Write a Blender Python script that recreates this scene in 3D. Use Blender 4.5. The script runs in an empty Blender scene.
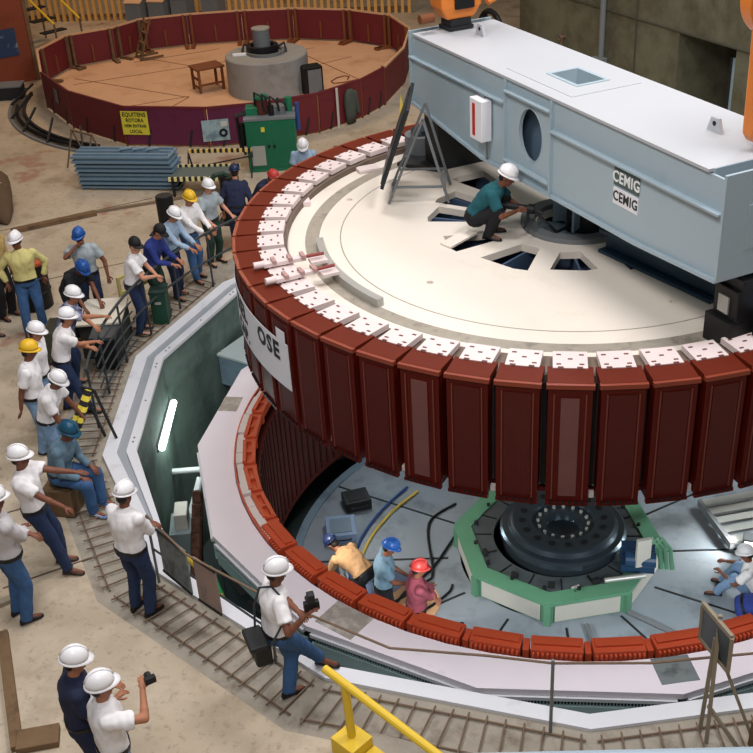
import bpy, math, random
import numpy as np
from mathutils import Vector, Matrix, noise
random.seed(7)
S=bpy.context.scene
COL=S.collection
PI=math.pi
rad=math.radians
def V(*a): return Vector(a)
def lin(c):
    o=[]
    for x in c:
        x/=255.
        o.append(x/12.92 if x<=.04045 else ((x+.055)/1.055)**2.4)
    return tuple(o)+(1.,)
# ---------------------------------------------------------------- materials
_M={}
def mat(name,rgb,rough=.6,metal=0.,var=.12,scale=4.,bump=0.,bscale=40.,rgb2=None,amt=.5,emit=0.,spec=.35):
    """Painted / worn surface: base colour with a noise-driven tint, optional second colour in patches, optional bump."""
    if name in _M: return _M[name]
    m=bpy.data.materials.new(name); m.use_nodes=True; _M[name]=m
    nt=m.node_tree; N=nt.nodes; L=nt.links; b=N['Principled BSDF']
    b.inputs['Roughness'].default_value=rough; b.inputs['Metallic'].default_value=metal
    base=lin(rgb)
    tc=N.new('ShaderNodeTexCoord'); no=N.new('ShaderNodeTexNoise'); no.inputs['Scale'].default_value=scale; no.inputs['Detail'].default_value=5
    L.new(tc.outputs['Object'],no.inputs['Vector'])
    mx=N.new('ShaderNodeMix'); mx.data_type='RGBA'
    mx.inputs[6].default_value=tuple(x*(1-var) for x in base[:3])+(1,)
    mx.inputs[7].default_value=tuple(min(1,x*(1+var)) for x in base[:3])+(1,)
    L.new(no.outputs['Fac'],mx.inputs[0]); out=mx.outputs[2]
    if rgb2:
        n2=N.new('ShaderNodeTexNoise'); n2.inputs['Scale'].default_value=scale*.6; n2.inputs['Detail'].default_value=7; n2.inputs['Roughness'].default_value=.65
        L.new(tc.outputs['Object'],n2.inputs['Vector'])
        rp=N.new('ShaderNodeValToRGB'); rp.color_ramp.elements[0].position=1-amt-.12+.05; rp.color_ramp.elements[1].position=min(1,1-amt+.12)
        L.new(n2.outputs['Fac'],rp.inputs[0])
        m2=N.new('ShaderNodeMix'); m2.data_type='RGBA'; m2.inputs[7].default_value=lin(rgb2)
        L.new(rp.outputs[0],m2.inputs[0]); L.new(out,m2.inputs[6]); out=m2.outputs[2]
    b.inputs['Specular IOR Level'].default_value=spec
    L.new(out,b.inputs['Base Color'])
    if bump:
        n3=N.new('ShaderNodeTexNoise'); n3.inputs['Scale'].default_value=bscale; n3.inputs['Detail'].default_value=3
        L.new(tc.outputs['Object'],n3.inputs['Vector'])
        bp=N.new('ShaderNodeBump'); bp.inputs['Strength'].default_value=bump; bp.inputs['Distance'].default_value=.02
        L.new(n3.outputs['Fac'],bp.inputs['Height']); L.new(bp.outputs[0],b.inputs['Normal'])
    if emit:
        b.inputs['Emission Color'].default_value=base; b.inputs['Emission Strength'].default_value=emit
    return m
def stripes(name,rgb,rgb2,freq,axis='X',duty=.5,rough=.7,diag=0.):
    if name in _M: return _M[name]
    m=bpy.data.materials.new(name); m.use_nodes=True; _M[name]=m
    nt=m.node_tree; N=nt.nodes; L=nt.links; b=N['Principled BSDF']; b.inputs['Roughness'].default_value=rough
    tc=N.new('ShaderNodeTexCoord'); sp=N.new('ShaderNodeSeparateXYZ'); L.new(tc.outputs['Object'],sp.inputs[0])
    a=N.new('ShaderNodeMath'); a.operation='MULTIPLY'; L.new(sp.outputs[axis],a.inputs[0]); a.inputs[1].default_value=freq
    last=a.outputs[0]
    if diag:
        d=N.new('ShaderNodeMath'); d.operation='MULTIPLY_ADD'; L.new(sp.outputs['Z'],d.inputs[0]); d.inputs[1].default_value=diag; L.new(last,d.inputs[2]); last=d.outputs[0]
    f=N.new('ShaderNodeMath'); f.operation='FRACT'; L.new(last,f.inputs[0])
    g=N.new('ShaderNodeMath'); g.operation='GREATER_THAN'; L.new(f.outputs[0],g.inputs[0]); g.inputs[1].default_value=duty
    mx=N.new('ShaderNodeMix'); mx.data_type='RGBA'; mx.inputs[6].default_value=lin(rgb); mx.inputs[7].default_value=lin(rgb2)
    L.new(g.outputs[0],mx.inputs[0]); L.new(mx.outputs[2],b.inputs['Base Color'])
    return m
def floor_mat():
    m=bpy.data.materials.new('worn_concrete_floor'); m.use_nodes=True
    nt=m.node_tree; N=nt.nodes; L=nt.links; b=N['Principled BSDF']; b.inputs['Roughness'].default_value=.78
    tc=N.new('ShaderNodeTexCoord')
    def nz(sc,det=6,ro=.6):
        n=N.new('ShaderNodeTexNoise'); n.inputs['Scale'].default_value=sc; n.inputs['Detail'].default_value=det; n.inputs['Roughness'].default_value=ro
        L.new(tc.outputs['Object'],n.inputs['Vector']); return n.outputs['Fac']
    def ramp(src,p0,p1):
        r=N.new('ShaderNodeMapRange'); r.inputs['From Min'].default_value=p0; r.inputs['From Max'].default_value=p1
        L.new(src,r.inputs['Value']); return r.outputs['Result']
    def mixc(f,a,bc):
        x=N.new('ShaderNodeMix'); x.data_type='RGBA'
        if isinstance(a,tuple): x.inputs[6].default_value=a
        else: L.new(a,x.inputs[6])
        x.inputs[7].default_value=bc; L.new(f,x.inputs[0]); return x.outputs[2]
    c=mixc(ramp(nz(.35),.35,.68),lin((190,176,154)),lin((166,149,124)))
    c=mixc(ramp(nz(1.3),.52,.75),c,lin((148,130,108)))
    c=mixc(ramp(nz(.7,4),.60,.66),c,lin((156,122,100)))
    c=mixc(ramp(nz(9.,8,.75),.54,.74),c,lin((118,102,84)))
    c=mixc(ramp(nz(2.6,3),.70,.76),c,lin((98,78,62)))
    L.new(c,b.inputs['Base Color'])
    bp=N.new('ShaderNodeBump'); bp.inputs['Strength'].default_value=.25; bp.inputs['Distance'].default_value=.01
    L.new(nz(25.),bp.inputs['Height']); L.new(bp.outputs[0],b.inputs['Normal'])
    return m
# ---------------------------------------------------------------- mesh collector
class MB:
    def __init__(s): s.v=[]; s.f=[]; s.m=[]
    def add(s,v,f,mi=0):
        o=len(s.v); s.v+= [tuple(x) for x in v]; s.f+=[tuple(i+o for i in q) for q in f]; s.m+=[mi]*len(f); return s
    def box(s,c,d,rot=None,mi=0,taper=1.):
        x,y,z=d[0]/2,d[1]/2,d[2]/2; c=Vector(c); t=taper
        P=[V(-x,-y,-z),V(x,-y,-z),V(x,y,-z),V(-x,y,-z),V(-x*t,-y*t,z),V(x*t,-y*t,z),V(x*t,y*t,z),V(-x*t,y*t,z)]
        if rot is not None:
            R=rot if isinstance(rot,Matrix) else Matrix.Rotation(rad(rot),3,'Z')
            P=[R@p for p in P]
        return s.add([p+c for p in P],[(3,2,1,0),(4,5,6,7),(0,1,5,4),(1,2,6,5),(2,3,7,6),(3,0,4,7)],mi)
    def beam(s,a,b,w,h,mi=0,up=V(0,0,1)):
        a=Vector(a); b=Vector(b); d=(b-a).normalized()
        if abs(d.dot(up))>.98: up=V(0,1,0)
        r=d.cross(up).normalized(); u=r.cross(d)
        P=[p+r*sx*w/2+u*sz*h/2 for p in (a,b) for sx,sz in ((-1,-1),(1,-1),(1,1),(-1,1))]
        return s.add(P,[(0,1,2,3),(7,6,5,4),(4,5,1,0),(5,6,2,1),(6,7,3,2),(7,4,0,3)],mi)
    def loft(s,rings,mi=0,cap=True,closed=True):
        n=len(rings[0]); vs=[p for r in rings for p in r]; fs=[]
        for k in range(len(rings)-1):
            for i in range(n if closed else n-1):
                j=(i+1)%n; fs.append((k*n+i,k*n+j,(k+1)*n+j,(k+1)*n+i))
        if cap: fs.append(tuple(reversed(range(n)))); fs.append(tuple((len(rings)-1)*n+i for i in range(n)))
        return s.add(vs,fs,mi)
    def cyl(s,a,b,r0,r1=None,n=16,mi=0,rnd=False):
        a=Vector(a); b=Vector(b); r1=r0 if r1 is None else r1
        d=(b-a); d=d.normalized() if d.length>1e-6 else V(0,0,1)
        x=d.orthogonal().normalized(); y=d.cross(x)
        def ring(c,r): return [c+x*math.cos(2*PI*i/n)*r+y*math.sin(2*PI*i/n)*r for i in range(n)]
        R=[]
        if rnd:
            for q in (80,55,28): R.append(ring(a-d*math.sin(rad(q))*r0,math.cos(rad(q))*r0))
        R+=[ring(a,r0),ring(b,r1)]
        if rnd:
            for q in (28,55,80): R.append(ring(b+d*math.sin(rad(q))*r1,math.cos(rad(q))*r1))
        return s.loft(R,mi)
    def tube(s,pts,r,n=8,mi=0):
        pts=[Vector(p) for p in pts]; R=[]; x=None
        for i,p in enumerate(pts):
            d=((pts[min(i+1,len(pts)-1)]-pts[max(i-1,0)])).normalized()
            if x is None: x=d.orthogonal().normalized()
            x=(x-d*x.dot(d)).normalized(); y=d.cross(x)
            R.append([p+x*math.cos(2*PI*k/n)*r+y*math.sin(2*PI*k/n)*r for k in range(n)])
        return s.loft(R,mi)
    def ell(s,c,r,R=None,nu=14,nv=9,mi=0):
        c=Vector(c); R=R or Matrix.Identity(3); rings=[]
        for k in range(nv+1):
            th=PI*(k+.0)/nv; th=min(max(th,.06),PI-.06)
            rings.append([c+R@V(r[0]*math.sin(th)*math.cos(2*PI*i/nu),r[1]*math.sin(th)*math.sin(2*PI*i/nu),-r[2]*math.cos(th)) for i in range(nu)])
        return s.loft(rings,mi)
    def lathe(s,prof,n=48,a0=0.,a1=360.,c=(0,0,0),mi=0,cap=False):
        full=abs(a1-a0)>=359.9; k=n if full else n+1; c=Vector(c); vs=[];fs=[]
        for i in range(k):
            a=rad(a0+(a1-a0)*i/n)
            for r,z in prof: vs.append(c+V(r*math.sin(a),-r*math.cos(a),z))
        m=len(prof)
        for i in range(n):
            j=(i+1)%k
            for q in range(m-1): fs.append((i*m+q,j*m+q,j*m+q+1,i*m+q+1))
        s.add(vs,fs,mi)
        if not full and cap:
            s.add(vs[:m],[tuple(range(m))],mi); s.add(vs[-m:],[tuple(reversed(range(m)))],mi)
        return s
    def arc(s,r0,r1,z0,z1,a0=0.,a1=360.,n=48,c=(0,0,0),mi=0):
        return s.lathe([(r0,z0),(r1,z0),(r1,z1),(r0,z1),(r0,z0)],n,a0,a1,c,mi,True)
    def prism(s,poly,z0,z1,mi=0):
        n=len(poly)
        return s.add([(p[0],p[1],z0) for p in poly]+[(p[0],p[1],z1) for p in poly],[tuple(reversed(range(n))),tuple(range(n,2*n))]+[(i,(i+1)%n,n+(i+1)%n,n+i) for i in range(n)],mi)
    def ringprism(s,outer,inner,z0,z1,mi=0):
        n=len(outer); vs=[]
        for P,z in ((outer,z0),(inner,z0),(outer,z1),(inner,z1)): vs+=[(p[0],p[1],z) for p in P]
        fs=[]
        for i in range(n):
            j=(i+1)%n
            fs+=[(2*n+i,2*n+j,3*n+j,3*n+i),(j,i,n+i,n+j),(i,j,2*n+j,2*n+i),(n+j,n+i,3*n+i,3*n+j)]
        return s.add(vs,fs,mi)
    def mesh(s,name,mats,smooth=False):
        me=bpy.data.meshes.new(name); me.from_pydata(s.v,[],s.f)
        for m in (mats if isinstance(mats,(list,tuple)) else [mats]): me.materials.append(m)
        me.polygons.foreach_set('material_index',s.m)
        if smooth: me.polygons.foreach_set('use_smooth',[True]*len(s.f))
        me.update(); return me
    def build(s,name,mats,parent=None,loc=(0,0,0),smooth=False,bevel=0.,fix=True):
        me=s.mesh(name,mats,smooth)
        if fix:
            import bmesh
            bm=bmesh.new(); bm.from_mesh(me); bmesh.ops.recalc_face_normals(bm,faces=bm.faces); bm.to_mesh(me); bm.free()
        o=bpy.data.objects.new(name,me); COL.objects.link(o)
        if parent: o.parent=parent
        o.location=loc
        if smooth=='auto' or (smooth and smooth!=True): pass
        if bevel:
            b=o.modifiers.new('bevel','BEVEL'); b.width=bevel; b.segments=2; b.limit_method='ANGLE'; b.angle_limit=rad(40)
        return o
def tag(o,label=None,cat=None,group=None,kind=None):
    if label: o['label']=label
    if cat: o['category']=cat
    if group: o['group']=group
    if kind: o['kind']=kind
    return o
def thing(name,label,cat,loc=(0,0,0),rz=0.,group=None):
    o=bpy.data.objects.new(name,None); COL.objects.link(o); o.empty_display_size=.2
    o.location=loc; o.rotation_euler=(0,0,rad(rz)); return tag(o,label,cat,group)
def struct(o): return tag(o,kind='structure')
def kids(o): return [c for c in COL.objects if c.parent==o]
def dup(o,parent=None,loc=None,rz=None):
    c=o.copy(); COL.objects.link(c)
    if parent is not None: c.parent=parent
    if loc is not None: c.location=loc
    if rz is not None: c.rotation_euler=(0,0,rad(rz))
    for k in list(o.children): dup(k,c)
    return c
def pol(r,a,z=0.): return V(r*math.sin(rad(a)),-r*math.cos(rad(a)),z)
def text(name,body,size,m,parent,loc,rot,ext=.003,align='CENTER',sx=1.):
    cu=bpy.data.curves.new(name,'FONT'); cu.body=body; cu.size=size; cu.extrude=ext; cu.align_x=align; cu.align_y='CENTER'; cu.resolution_u=3; cu.offset=size*.02; cu.space_character=1.08
    t=bpy.data.objects.new('tmp',cu); COL.objects.link(t); bpy.context.view_layer.update()
    me=bpy.data.meshes.new_from_object(t.evaluated_get(bpy.context.evaluated_depsgraph_get()))
    bpy.data.objects.remove(t); me.materials.clear(); me.materials.append(m)
    o=bpy.data.objects.new(name,me); COL.objects.link(o); o.parent=parent; o.location=loc
    o.rotation_euler=rot if not isinstance(rot,Matrix) else rot.to_euler(); o.scale=(sx,1,1)
    return o
def boolean(o,cutter):
    md=o.modifiers.new('b','BOOLEAN'); md.operation='DIFFERENCE'; md.object=cutter; md.solver='EXACT'
    bpy.context.view_layer.update()
    me=bpy.data.meshes.new_from_object(o.evaluated_get(bpy.context.evaluated_depsgraph_get()))
    o.modifiers.remove(md); o.data=me
    bpy.data.objects.remove(cutter)
# ---------------------------------------------------------------- people
SKIN=[mat('skin_tan',(168,112,82),.55,var=.06,scale=20),mat('skin_brown',(120,74,54),.55,var=.06,scale=20),mat('skin_light',(196,140,112),.55,var=.06,scale=20)]
M_EYE=mat('eye_white',(225,220,212),.3,var=.02); M_IRIS=mat('iris_dark',(38,26,20),.3,var=.02); M_LIP=mat('lips',(130,70,62),.5,var=.05)
M_HAIR=mat('black_hair',(28,22,20),.55,var=.2,scale=60,bump=.4,bscale=120); M_BROW=M_HAIR
def remeshed(mb,vox,iters=4,wr=0.,wsc=9.,seed=0.):
    me=mb.mesh('t',mat('tmp',(128,128,128))); o=bpy.data.objects.new('t',me); COL.objects.link(o)
    md=o.modifiers.new('r','REMESH'); md.mode='VOXEL'; md.voxel_size=vox; md.adaptivity=0
    sm=o.modifiers.new('s','SMOOTH'); sm.factor=.5; sm.iterations=iters
    bpy.context.view_layer.update()
    r=bpy.data.meshes.new_from_object(o.evaluated_get(bpy.context.evaluated_depsgraph_get()))
    bpy.data.objects.remove(o); bpy.data.meshes.remove(me)
    n=len(r.vertices); co=np.empty(n*3); r.vertices.foreach_get('co',co); co=co.reshape(-1,3)
    if wr:
        no=np.empty(n*3); r.vertices.foreach_get('normal',no); no=no.reshape(-1,3)
        d=np.array([noise.noise(Vector((p[0]*wsc+seed,p[1]*wsc,p[2]*wsc*.55)))+.5*noise.noise(Vector((p[0]*wsc*2.3,p[1]*wsc*2.3+seed,p[2]*wsc*1.2))) for p in co])
        co=co+no*(wr*d)[:,None]; r.vertices.foreach_set('co',co.ravel())
    r.polygons.foreach_set('use_smooth',[True]*len(r.polygons)); r.update()
    return r
def oring(c,x,y,rx,ry,n=20,sq=2.4):
    o=[]
    for i in range(n):
        a=2*PI*i/n; ca,sa=math.cos(a),math.sin(a)
        k=(abs(ca)**sq+abs(sa)**sq)**(-1/sq); o.append(c+x*(ca*k*rx)+y*(sa*k*ry))
    return o
def ik(a,t,l1,l2,pole):
    d=t-a; L=min(d.length,(l1+l2)*.998); L=max(L,abs(l1-l2)+.01); u=d.normalized(); t=a+u*L
    c=(l1*l1+L*L-l2*l2)/(2*L); h=math.sqrt(max(l1*l1-c*c,0)); p=pole-u*pole.dot(u)
    p=p.normalized() if p.length>1e-4 else u.orthogonal().normalized()
    return a+u*c+p*h,t
def person(label,loc,a,H=1.72,lean=4,tilt=None,side=0,twist=0,hip=(0,0,None),feet=((-.11,0,0),(.11,0,0)),fyaw=(8,-8),
           hands=((-.26,.04,.80),(.26,.04,.80)),poles=((-.5,-.8,-.3),(.5,-.8,-.3)),knees=((-.15,1,0),(.15,1,0)),
           head=(8,0),skin=0,shirt=None,sleeve='short',pants=None,shoes=None,hat=None,hair=True,grp=None,fat=1.,curl=(35,35),hatkind='hard',wh=(None,None),glasses=False):
    s=H/1.72; hands=list(hands); RI=Matrix.Rotation(-rad(a-90),3,'Z')
    for i in (0,1):
        if wh[i]: hands[i]=RI@(Vector(wh[i])-Vector(loc))
    root=thing('person',label,'person',loc,a-90,grp)
    sc=lambda p: Vector(p)*1.0
    hz=hip[2] if hip[2] is not None else .93*s
    P=V(hip[0],hip[1],hz); tilt=lean*.45 if tilt is None else tilt
    # spine
    N=13; L=.52*s; pts=[P.copy()]; dirs=[]
    for k in range(N):
        t=k/(N-1); th=rad(tilt+(lean-tilt)*min(1,t*1.6)); sd=rad(side*t)
        d=V(math.sin(sd),math.sin(th)*math.cos(sd),math.cos(th)*math.cos(sd)); dirs.append(d)
        if k<N-1: pts.append(pts[-1]+d*L/(N-1))
    def frame(t):
        k=t*(N-1); i=int(max(0,min(N-2,math.floor(k)))); f=k-i
        p=pts[i]+(pts[i+1]-pts[i])*f; d=dirs[i].lerp(dirs[min(i+1,N-1)],max(0,min(1,f))).normalized()
        tw=rad(twist*max(0,min(1,t))); x=V(math.cos(tw),math.sin(tw),0); x=(x-d*x.dot(d)).normalized(); y=d.cross(x); return p,d,x,y
    prof=[(-.18,.085,.08),(-.12,.15,.115),(0,.172,.122),(.16,.158,.112),(.32,.148,.108),(.5,.165,.12),(.7,.185,.128),(.84,.195,.112),(.93,.165,.088),(1.0,.085,.07),(1.05,.06,.062)]
    def torso(off,t0,t1):
        R=[]
        def at(t):
            for (ta,xa,ya),(tb,xb,yb) in zip(prof,prof[1:]):
                if ta<=t<=tb:
                    f=(t-ta)/(tb-ta); return xa+(xb-xa)*f,ya+(yb-ya)*f
            return prof[-1][1:] if t>1 else prof[0][1:]
        n=14
        for k in range(n+1):
            t=t0+(t1-t0)*k/n; rx,ry=at(t); p,d,x,y=frame(t)
            fx=1+(fat-1)*math.exp(-((t-.25)/.35)**2)
            R.append(oring(p+y*(ry*(fx-1)*s*.8),x,y,(rx*fx*s+off),(ry*fx*s+off)))
        return R
    sh=[];pc,dc,xc,yc=frame(.88)
    for sg in (-1,1): sh.append(pc+xc*sg*.185*s+yc*.0)
    pn,dn,xn,yn=frame(1.0)
    hp=rad(head[0]); hyw=rad(head[1])
    # head frame: base on chest frame yaw + own pitch
    fw=Matrix.Rotation(hyw,3,'Z')@V(yn.x,yn.y,0).normalized() if V(yn.x,yn.y,0).length>.1 else V(0,1,0)
    hf=(fw*math.cos(hp)-V(0,0,1)*math.sin(hp)); hx=hf.cross(V(0,0,1)).normalized(); hu=hx.cross(hf).normalized()
    HR=Matrix((hx,hf,hu)).transposed()
    nd=(dn+hu).normalized(); hc=pn+nd*.105*s+hu*.075*s+hf*.02*s
    # limbs
    elb=[];wri=[]
    for i in (0,1):
        e,w=ik(sh[i],Vector(hands[i]),.295*s,.255*s,Vector(poles[i])); elb.append(e); wri.append(w)
    hj=[P+V(sg*.092*s,0,-.02*s) for sg in (-1,1)]; kn=[];an=[]
    for i in (0,1):
        f=Vector(feet[i]); k,t=ik(hj[i],f+V(0,0,.085*s),.425*s,.415*s,Vector(knees[i])); kn.append(k); an.append(t)
    # --- skin body: one continuous surface
    b=MB(); b.loft(torso(0,-.18,1.05))
    b.cyl(pn-dn*.03*s,hc-hu*.03*s,.058*s,.056*s,rnd=True)
    b.ell(hc+hu*.03*s-hf*.01*s,(.074*s,.093*s,.098*s),HR); b.ell(hc-hu*.045*s+hf*.022*s,(.058*s,.068*s,.075*s),HR)
    b.ell(hc-hu*.095*s+hf*.055*s,(.028*s,.026*s,.024*s),HR)
    b.cyl(hc+hu*.012*s+hf*.084*s,hc-hu*.026*s+hf*.104*s,.011*s,.017*s,n=8,rnd=True)
    for sg in (-1,1): b.ell(hc+hx*sg*.079*s-hu*.005*s-hf*.008*s,(.012*s,.022*s,.034*s),HR,8,6)
    for i in (0,1):
        b.ell(sh[i],(.064*s,.064*s,.064*s)); b.cyl(sh[i],elb[i],.050*s,.041*s,rnd=True); b.cyl(elb[i],wri[i],.041*s,.028*s,rnd=True)
        m=elb[i].lerp(wri[i],.3); b.ell(m,(.043*s,.043*s,.043*s))
        b.cyl(hj[i],kn[i],.083*s,.056*s,rnd=True); b.cyl(kn[i],an[i],.053*s,.038*s,rnd=True); b.ell(kn[i].lerp(an[i],.3),(.057*s,.057*s,.06*s))
        fy=rad(fyaw[i]); fd=V(math.sin(-fy),math.cos(fy),0); b.cyl(an[i]-V(0,0,.03*s),Vector(feet[i])+fd*.15*s+V(0,0,.035),.036*s,.026*s,rnd=True)
    FD=[]
    for i in (0,1):
        w=wri[i]; d=(wri[i]-elb[i]).normalized(); sg=-1 if i==0 else 1
        ac=d.cross(V(0,0,1)); ac=ac.normalized() if ac.length>.3 else xc.copy()
        up=ac.cross(d).normalized(); FD.append((w,d,ac,up,sg))
        R=Matrix((ac,d,up)).transposed(); b.ell(w+d*.055*s,(.040*s,.056*s,.017*s),R,10,7)
    me=remeshed(b,.0125,3)
    # fingers, thumbs and face features joined to the same mesh
    g=MB()
    for i,(w,d,ac,up,sg) in enumerate(FD):
        cu=rad(curl[i])
        for k,(ofs,ln) in enumerate(((-.030,.066),(-.010,.078),(.010,.073),(.029,.056))):
            o_=ofs*(-sg)  # index nearest the thumb
            p0=w+d*.085*s+ac*o_*s; d1=(d*math.cos(cu*.5)-up*math.sin(cu*.5)); p1=p0+d1*ln*.5*s
            d2=(d*math.cos(cu*1.4)-up*math.sin(cu*1.4)); p2=p1+d2*ln*.5*s
            g.cyl(p0,p1,.0095*s,.0088*s,n=7,rnd=True); g.cyl(p1,p2,.0088*s,.0075*s,n=7,rnd=True)
        t0=w+d*.03*s+ac*(.028*sg)*s; t1=t0+(d*.6+ac*sg*.7-up*.25).normalized()*.045*s; t2=t1+(d*.9+ac*sg*.1-up*.4).normalized()*.03*s
        g.cyl(t0,t1,.0125*s,.011*s,n=7,rnd=True); g.cyl(t1,t2,.0105*s,.009*s,n=7,rnd=True)
    for sg in (-1,1):
        e=hc+hx*sg*.031*s+hu*.014*s+hf*.083*s
        g.ell(e,(.014*s,.009*s,.008*s),HR,10,6,1); g.ell(e+hf*.006*s,(.006*s,.005*s,.007*s),HR,8,5,2)
        g.ell(e+hu*.020*s+hf*.002*s,(.019*s,.008*s,.005*s),HR,8,5,4)
    g.ell(hc-hu*.060*s+hf*.088*s,(.024*s,.008*s,.008*s),HR,10,6,3)
    if glasses:
        for sg in (-1,1): g.ell(hc+hx*sg*.032*s+hu*.012*s+hf*.094*s,(.027*s,.008*s,.017*s),HR,10,6,2)
    vs=[tuple(v.co) for v in me.vertices]; fs=[tuple(p.vertices) for p in me.polygons]
    B=MB(); B.add(vs,fs,0); o=len(B.v); B.v+=g.v; B.f+=[tuple(i+o for i in q) for q in g.f]; B.m+=g.m
    B.build('body',[SKIN[skin],M_EYE,M_IRIS,M_LIP,M_BROW],root,smooth=True,fix=False)
    seed=random.random()*50
    def cloth(mb,name,m,wr,vox=.0135):
        me=remeshed(mb,vox,3,wr,9.,seed); me.materials.clear(); me.materials.append(m)
        ob=bpy.data.objects.new(name,me); COL.objects.link(ob); ob.parent=root; return ob
    # shirt
    c=MB(); c.loft(torso(.024,.06,1.02))
    for i in (0,1):
        c.ell(sh[i],(.082*s,.082*s,.080*s))
        if sleeve=='long':
            c.cyl(sh[i],elb[i],.072*s,.058*s,rnd=True); c.cyl(elb[i],elb[i].lerp(wri[i],.92),.058*s,.045*s); c.ell(elb[i],(.058*s,.058*s,.058*s))
        else:
            e=sh[i].lerp(elb[i],.68); c.cyl(sh[i],e,.076*s,.079*s)
    c.cyl(pn-dn*.06*s,pn+dn*.045*s,.090*s,.076*s)
    so=cloth(c,'jacket' if sleeve=='jacket' else 'shirt',shirt,.016)
    # trousers
    c=MB(); c.loft(torso(.024,-.18,.085))
    for i in (0,1):
        c.ell(hj[i],(.105*s,.112*s,.105*s)); c.cyl(hj[i],kn[i],.108*s,.082*s,rnd=True); c.cyl(kn[i],an[i]-(an[i]-kn[i]).normalized()*-.03*s,.081*s,.070*s)
    cloth(c,'trousers',pants,.014)
    # belt
    p,d,x,y=frame(.062); bl=MB()
    fx=1+(fat-1)*.9
    bl.loft([oring(p+d*k*.02*s+y*(.115*(fx-1)*s*.8),x,y,.166*s*fx+.032,.119*s*fx+.032) for k in (-1,1)])
    bl.build('belt',mat('black_leather',(24,22,21),.45),root,smooth=False)
    # shoes
    for i in (0,1):
        fy=rad(fyaw[i]); fd=V(math.sin(-fy),math.cos(fy),0); fx_=V(fd.y,-fd.x,0); F=Vector(feet[i]); q=MB()
        for dist,rx,rz,zz in ((0,.0,.0,0),):
            pass
        R=[]
        for u,w_,h_ in ((-.085,.020,.03),(-.075,.034,.075),(-.03,.040,.098),(.03,.042,.085),(.09,.048,.060),(.14,.046,.048),(.175,.034,.038),(.188,.015,.025)):
            cpt=F+fd*u*s; ring=[]
            for k in range(12):
                an_=2*PI*k/12; zz=h_*s*.5+math.sin(an_)*h_*s*.5; ring.append(cpt+fx_*math.cos(an_)*w_*s*(1 if math.sin(an_)<.3 else .85)+V(0,0,max(.004,zz)))
            R.append(ring)
        q.loft(R); so2=MB(); q.build('shoe',shoes,root,smooth=True)
    # hair
    if hair:
        h=MB(); h.ell(hc+hu*.035*s-hf*.022*s,(.079*s,.092*s,.095*s),HR,16,10); h.ell(hc-hu*.02*s-hf*.05*s,(.066*s,.05*s,.06*s),HR,14,8)
        h.build('hair',M_HAIR,root,smooth=True)
    # head gear
    if hat is not None:
        k=MB(); c0=hc+hu*.055*s-hf*.004*s
        def hr(th,ex=0.): return [c0+hx*(math.cos(q)*(.106*s*math.cos(th)+ex))+hf*(math.sin(q)*(.128*s*math.cos(th)+ex))+hu*(.128*s*math.sin(th)) for q in [2*PI*i/28 for i in range(28)]]
        if hatkind=='hard':
            R=[hr(rad(x)) for x in (0,14,28,42,56,70,82,88)]
            k.loft(R)
            out=[]
            for i in range(28):
                q=2*PI*i/28; e=.012*s+(.036*s*math.sin(q)**3 if math.sin(q)>0 else 0)
                out.append(c0+hx*math.cos(q)*(.106*s+e)+hf*math.sin(q)*(.128*s+e)-hu*(.012*s+.008*s*max(0,math.sin(q))))
            inn=hr(0,-.004)
            kb=MB(); kb.loft([inn,out,[p-hu*.006*s for p in out],[p-hu*.008*s for p in inn]],cap=False)
            rid=[]
            for x in (20,45,70,90,110,135,160): rid.append(c0+hf*math.cos(rad(x))*.129*s+hu*math.sin(rad(x))*.131*s)
            k.tube(rid,.012*s,8)
            ob=k.build('hard_hat',hat,root,smooth=True); kb.build('brim',hat,ob,smooth=True)
        else:
            k.loft([hr(rad(x),-.012*s) for x in (-8,14,28,42,56,70,82,88)])
            if hatkind=='cap':
                v=[]
                for rr in (0,.07):
                    v.append([c0+hx*math.cos(q)*(.098*s)+hf*(.120*s*math.sin(q)+rr*math.sin(q)**.7)-hu*(.01*s+rr*.25) for q in [PI*(.12+.76*i/10) for i in range(11)]])
                k.loft([v[0],v[1],[p-hu*.006 for p in v[1]],[p-hu*.006 for p in v[0]]],cap=False,closed=False)
            k.build('cap',hat,root,smooth=True)
    return root,dict(hc=hc,hx=hx,hf=hf,hu=hu,wri=wri,elb=elb,sh=sh,fd=FD,P=P,frame=frame,s=s)
WHITE=mat('white_cotton',(232,229,228),.8,var=.05,scale=12); LBLUE=mat('light_blue_cotton',(150,172,192),.85,var=.08,scale=12)
GREYS=mat('grey_cotton',(158,168,172),.85,var=.08,scale=12); YELS=mat('pale_yellow_cotton',(206,196,128),.85,var=.08,scale=12)
JEAN=mat('blue_denim',(58,92,134),.9,var=.25,scale=14,bump=.2,bscale=200); DJEAN=mat('dark_denim',(36,50,80),.9,var=.25,scale=14,bump=.2,bscale=200)
PJEAN=mat('faded_denim',(120,148,178),.9,var=.2,scale=14); BLK=mat('black_cloth',(28,28,32),.9,var=.2,scale=10); NAVY=mat('navy_cloth',(32,38,62),.9,var=.2,scale=12)
ROYAL=mat('royal_blue_cloth',(38,52,116),.9,var=.2,scale=12); DGRN=mat('dark_green_cloth',(38,58,50),.9,var=.2,scale=12); TEALC=mat('teal_cloth',(28,84,92),.9,var=.2,scale=12)
DENSH=mat('denim_jacket',(96,122,138),.9,var=.2,scale=12); MAROON=mat('maroon_cloth',(122,54,66),.9,var=.15,scale=12); KHAKI=mat('khaki_cloth',(176,150,96),.9,var=.15,scale=12)
PLAID=mat('blue_white_print_cloth',(70,82,128),.85,var=.1,scale=9,rgb2=(206,210,222),amt=.46); JACK=mat('grey_striped_jacket_cloth',(188,184,184),.85,var=.1,scale=10)
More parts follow.
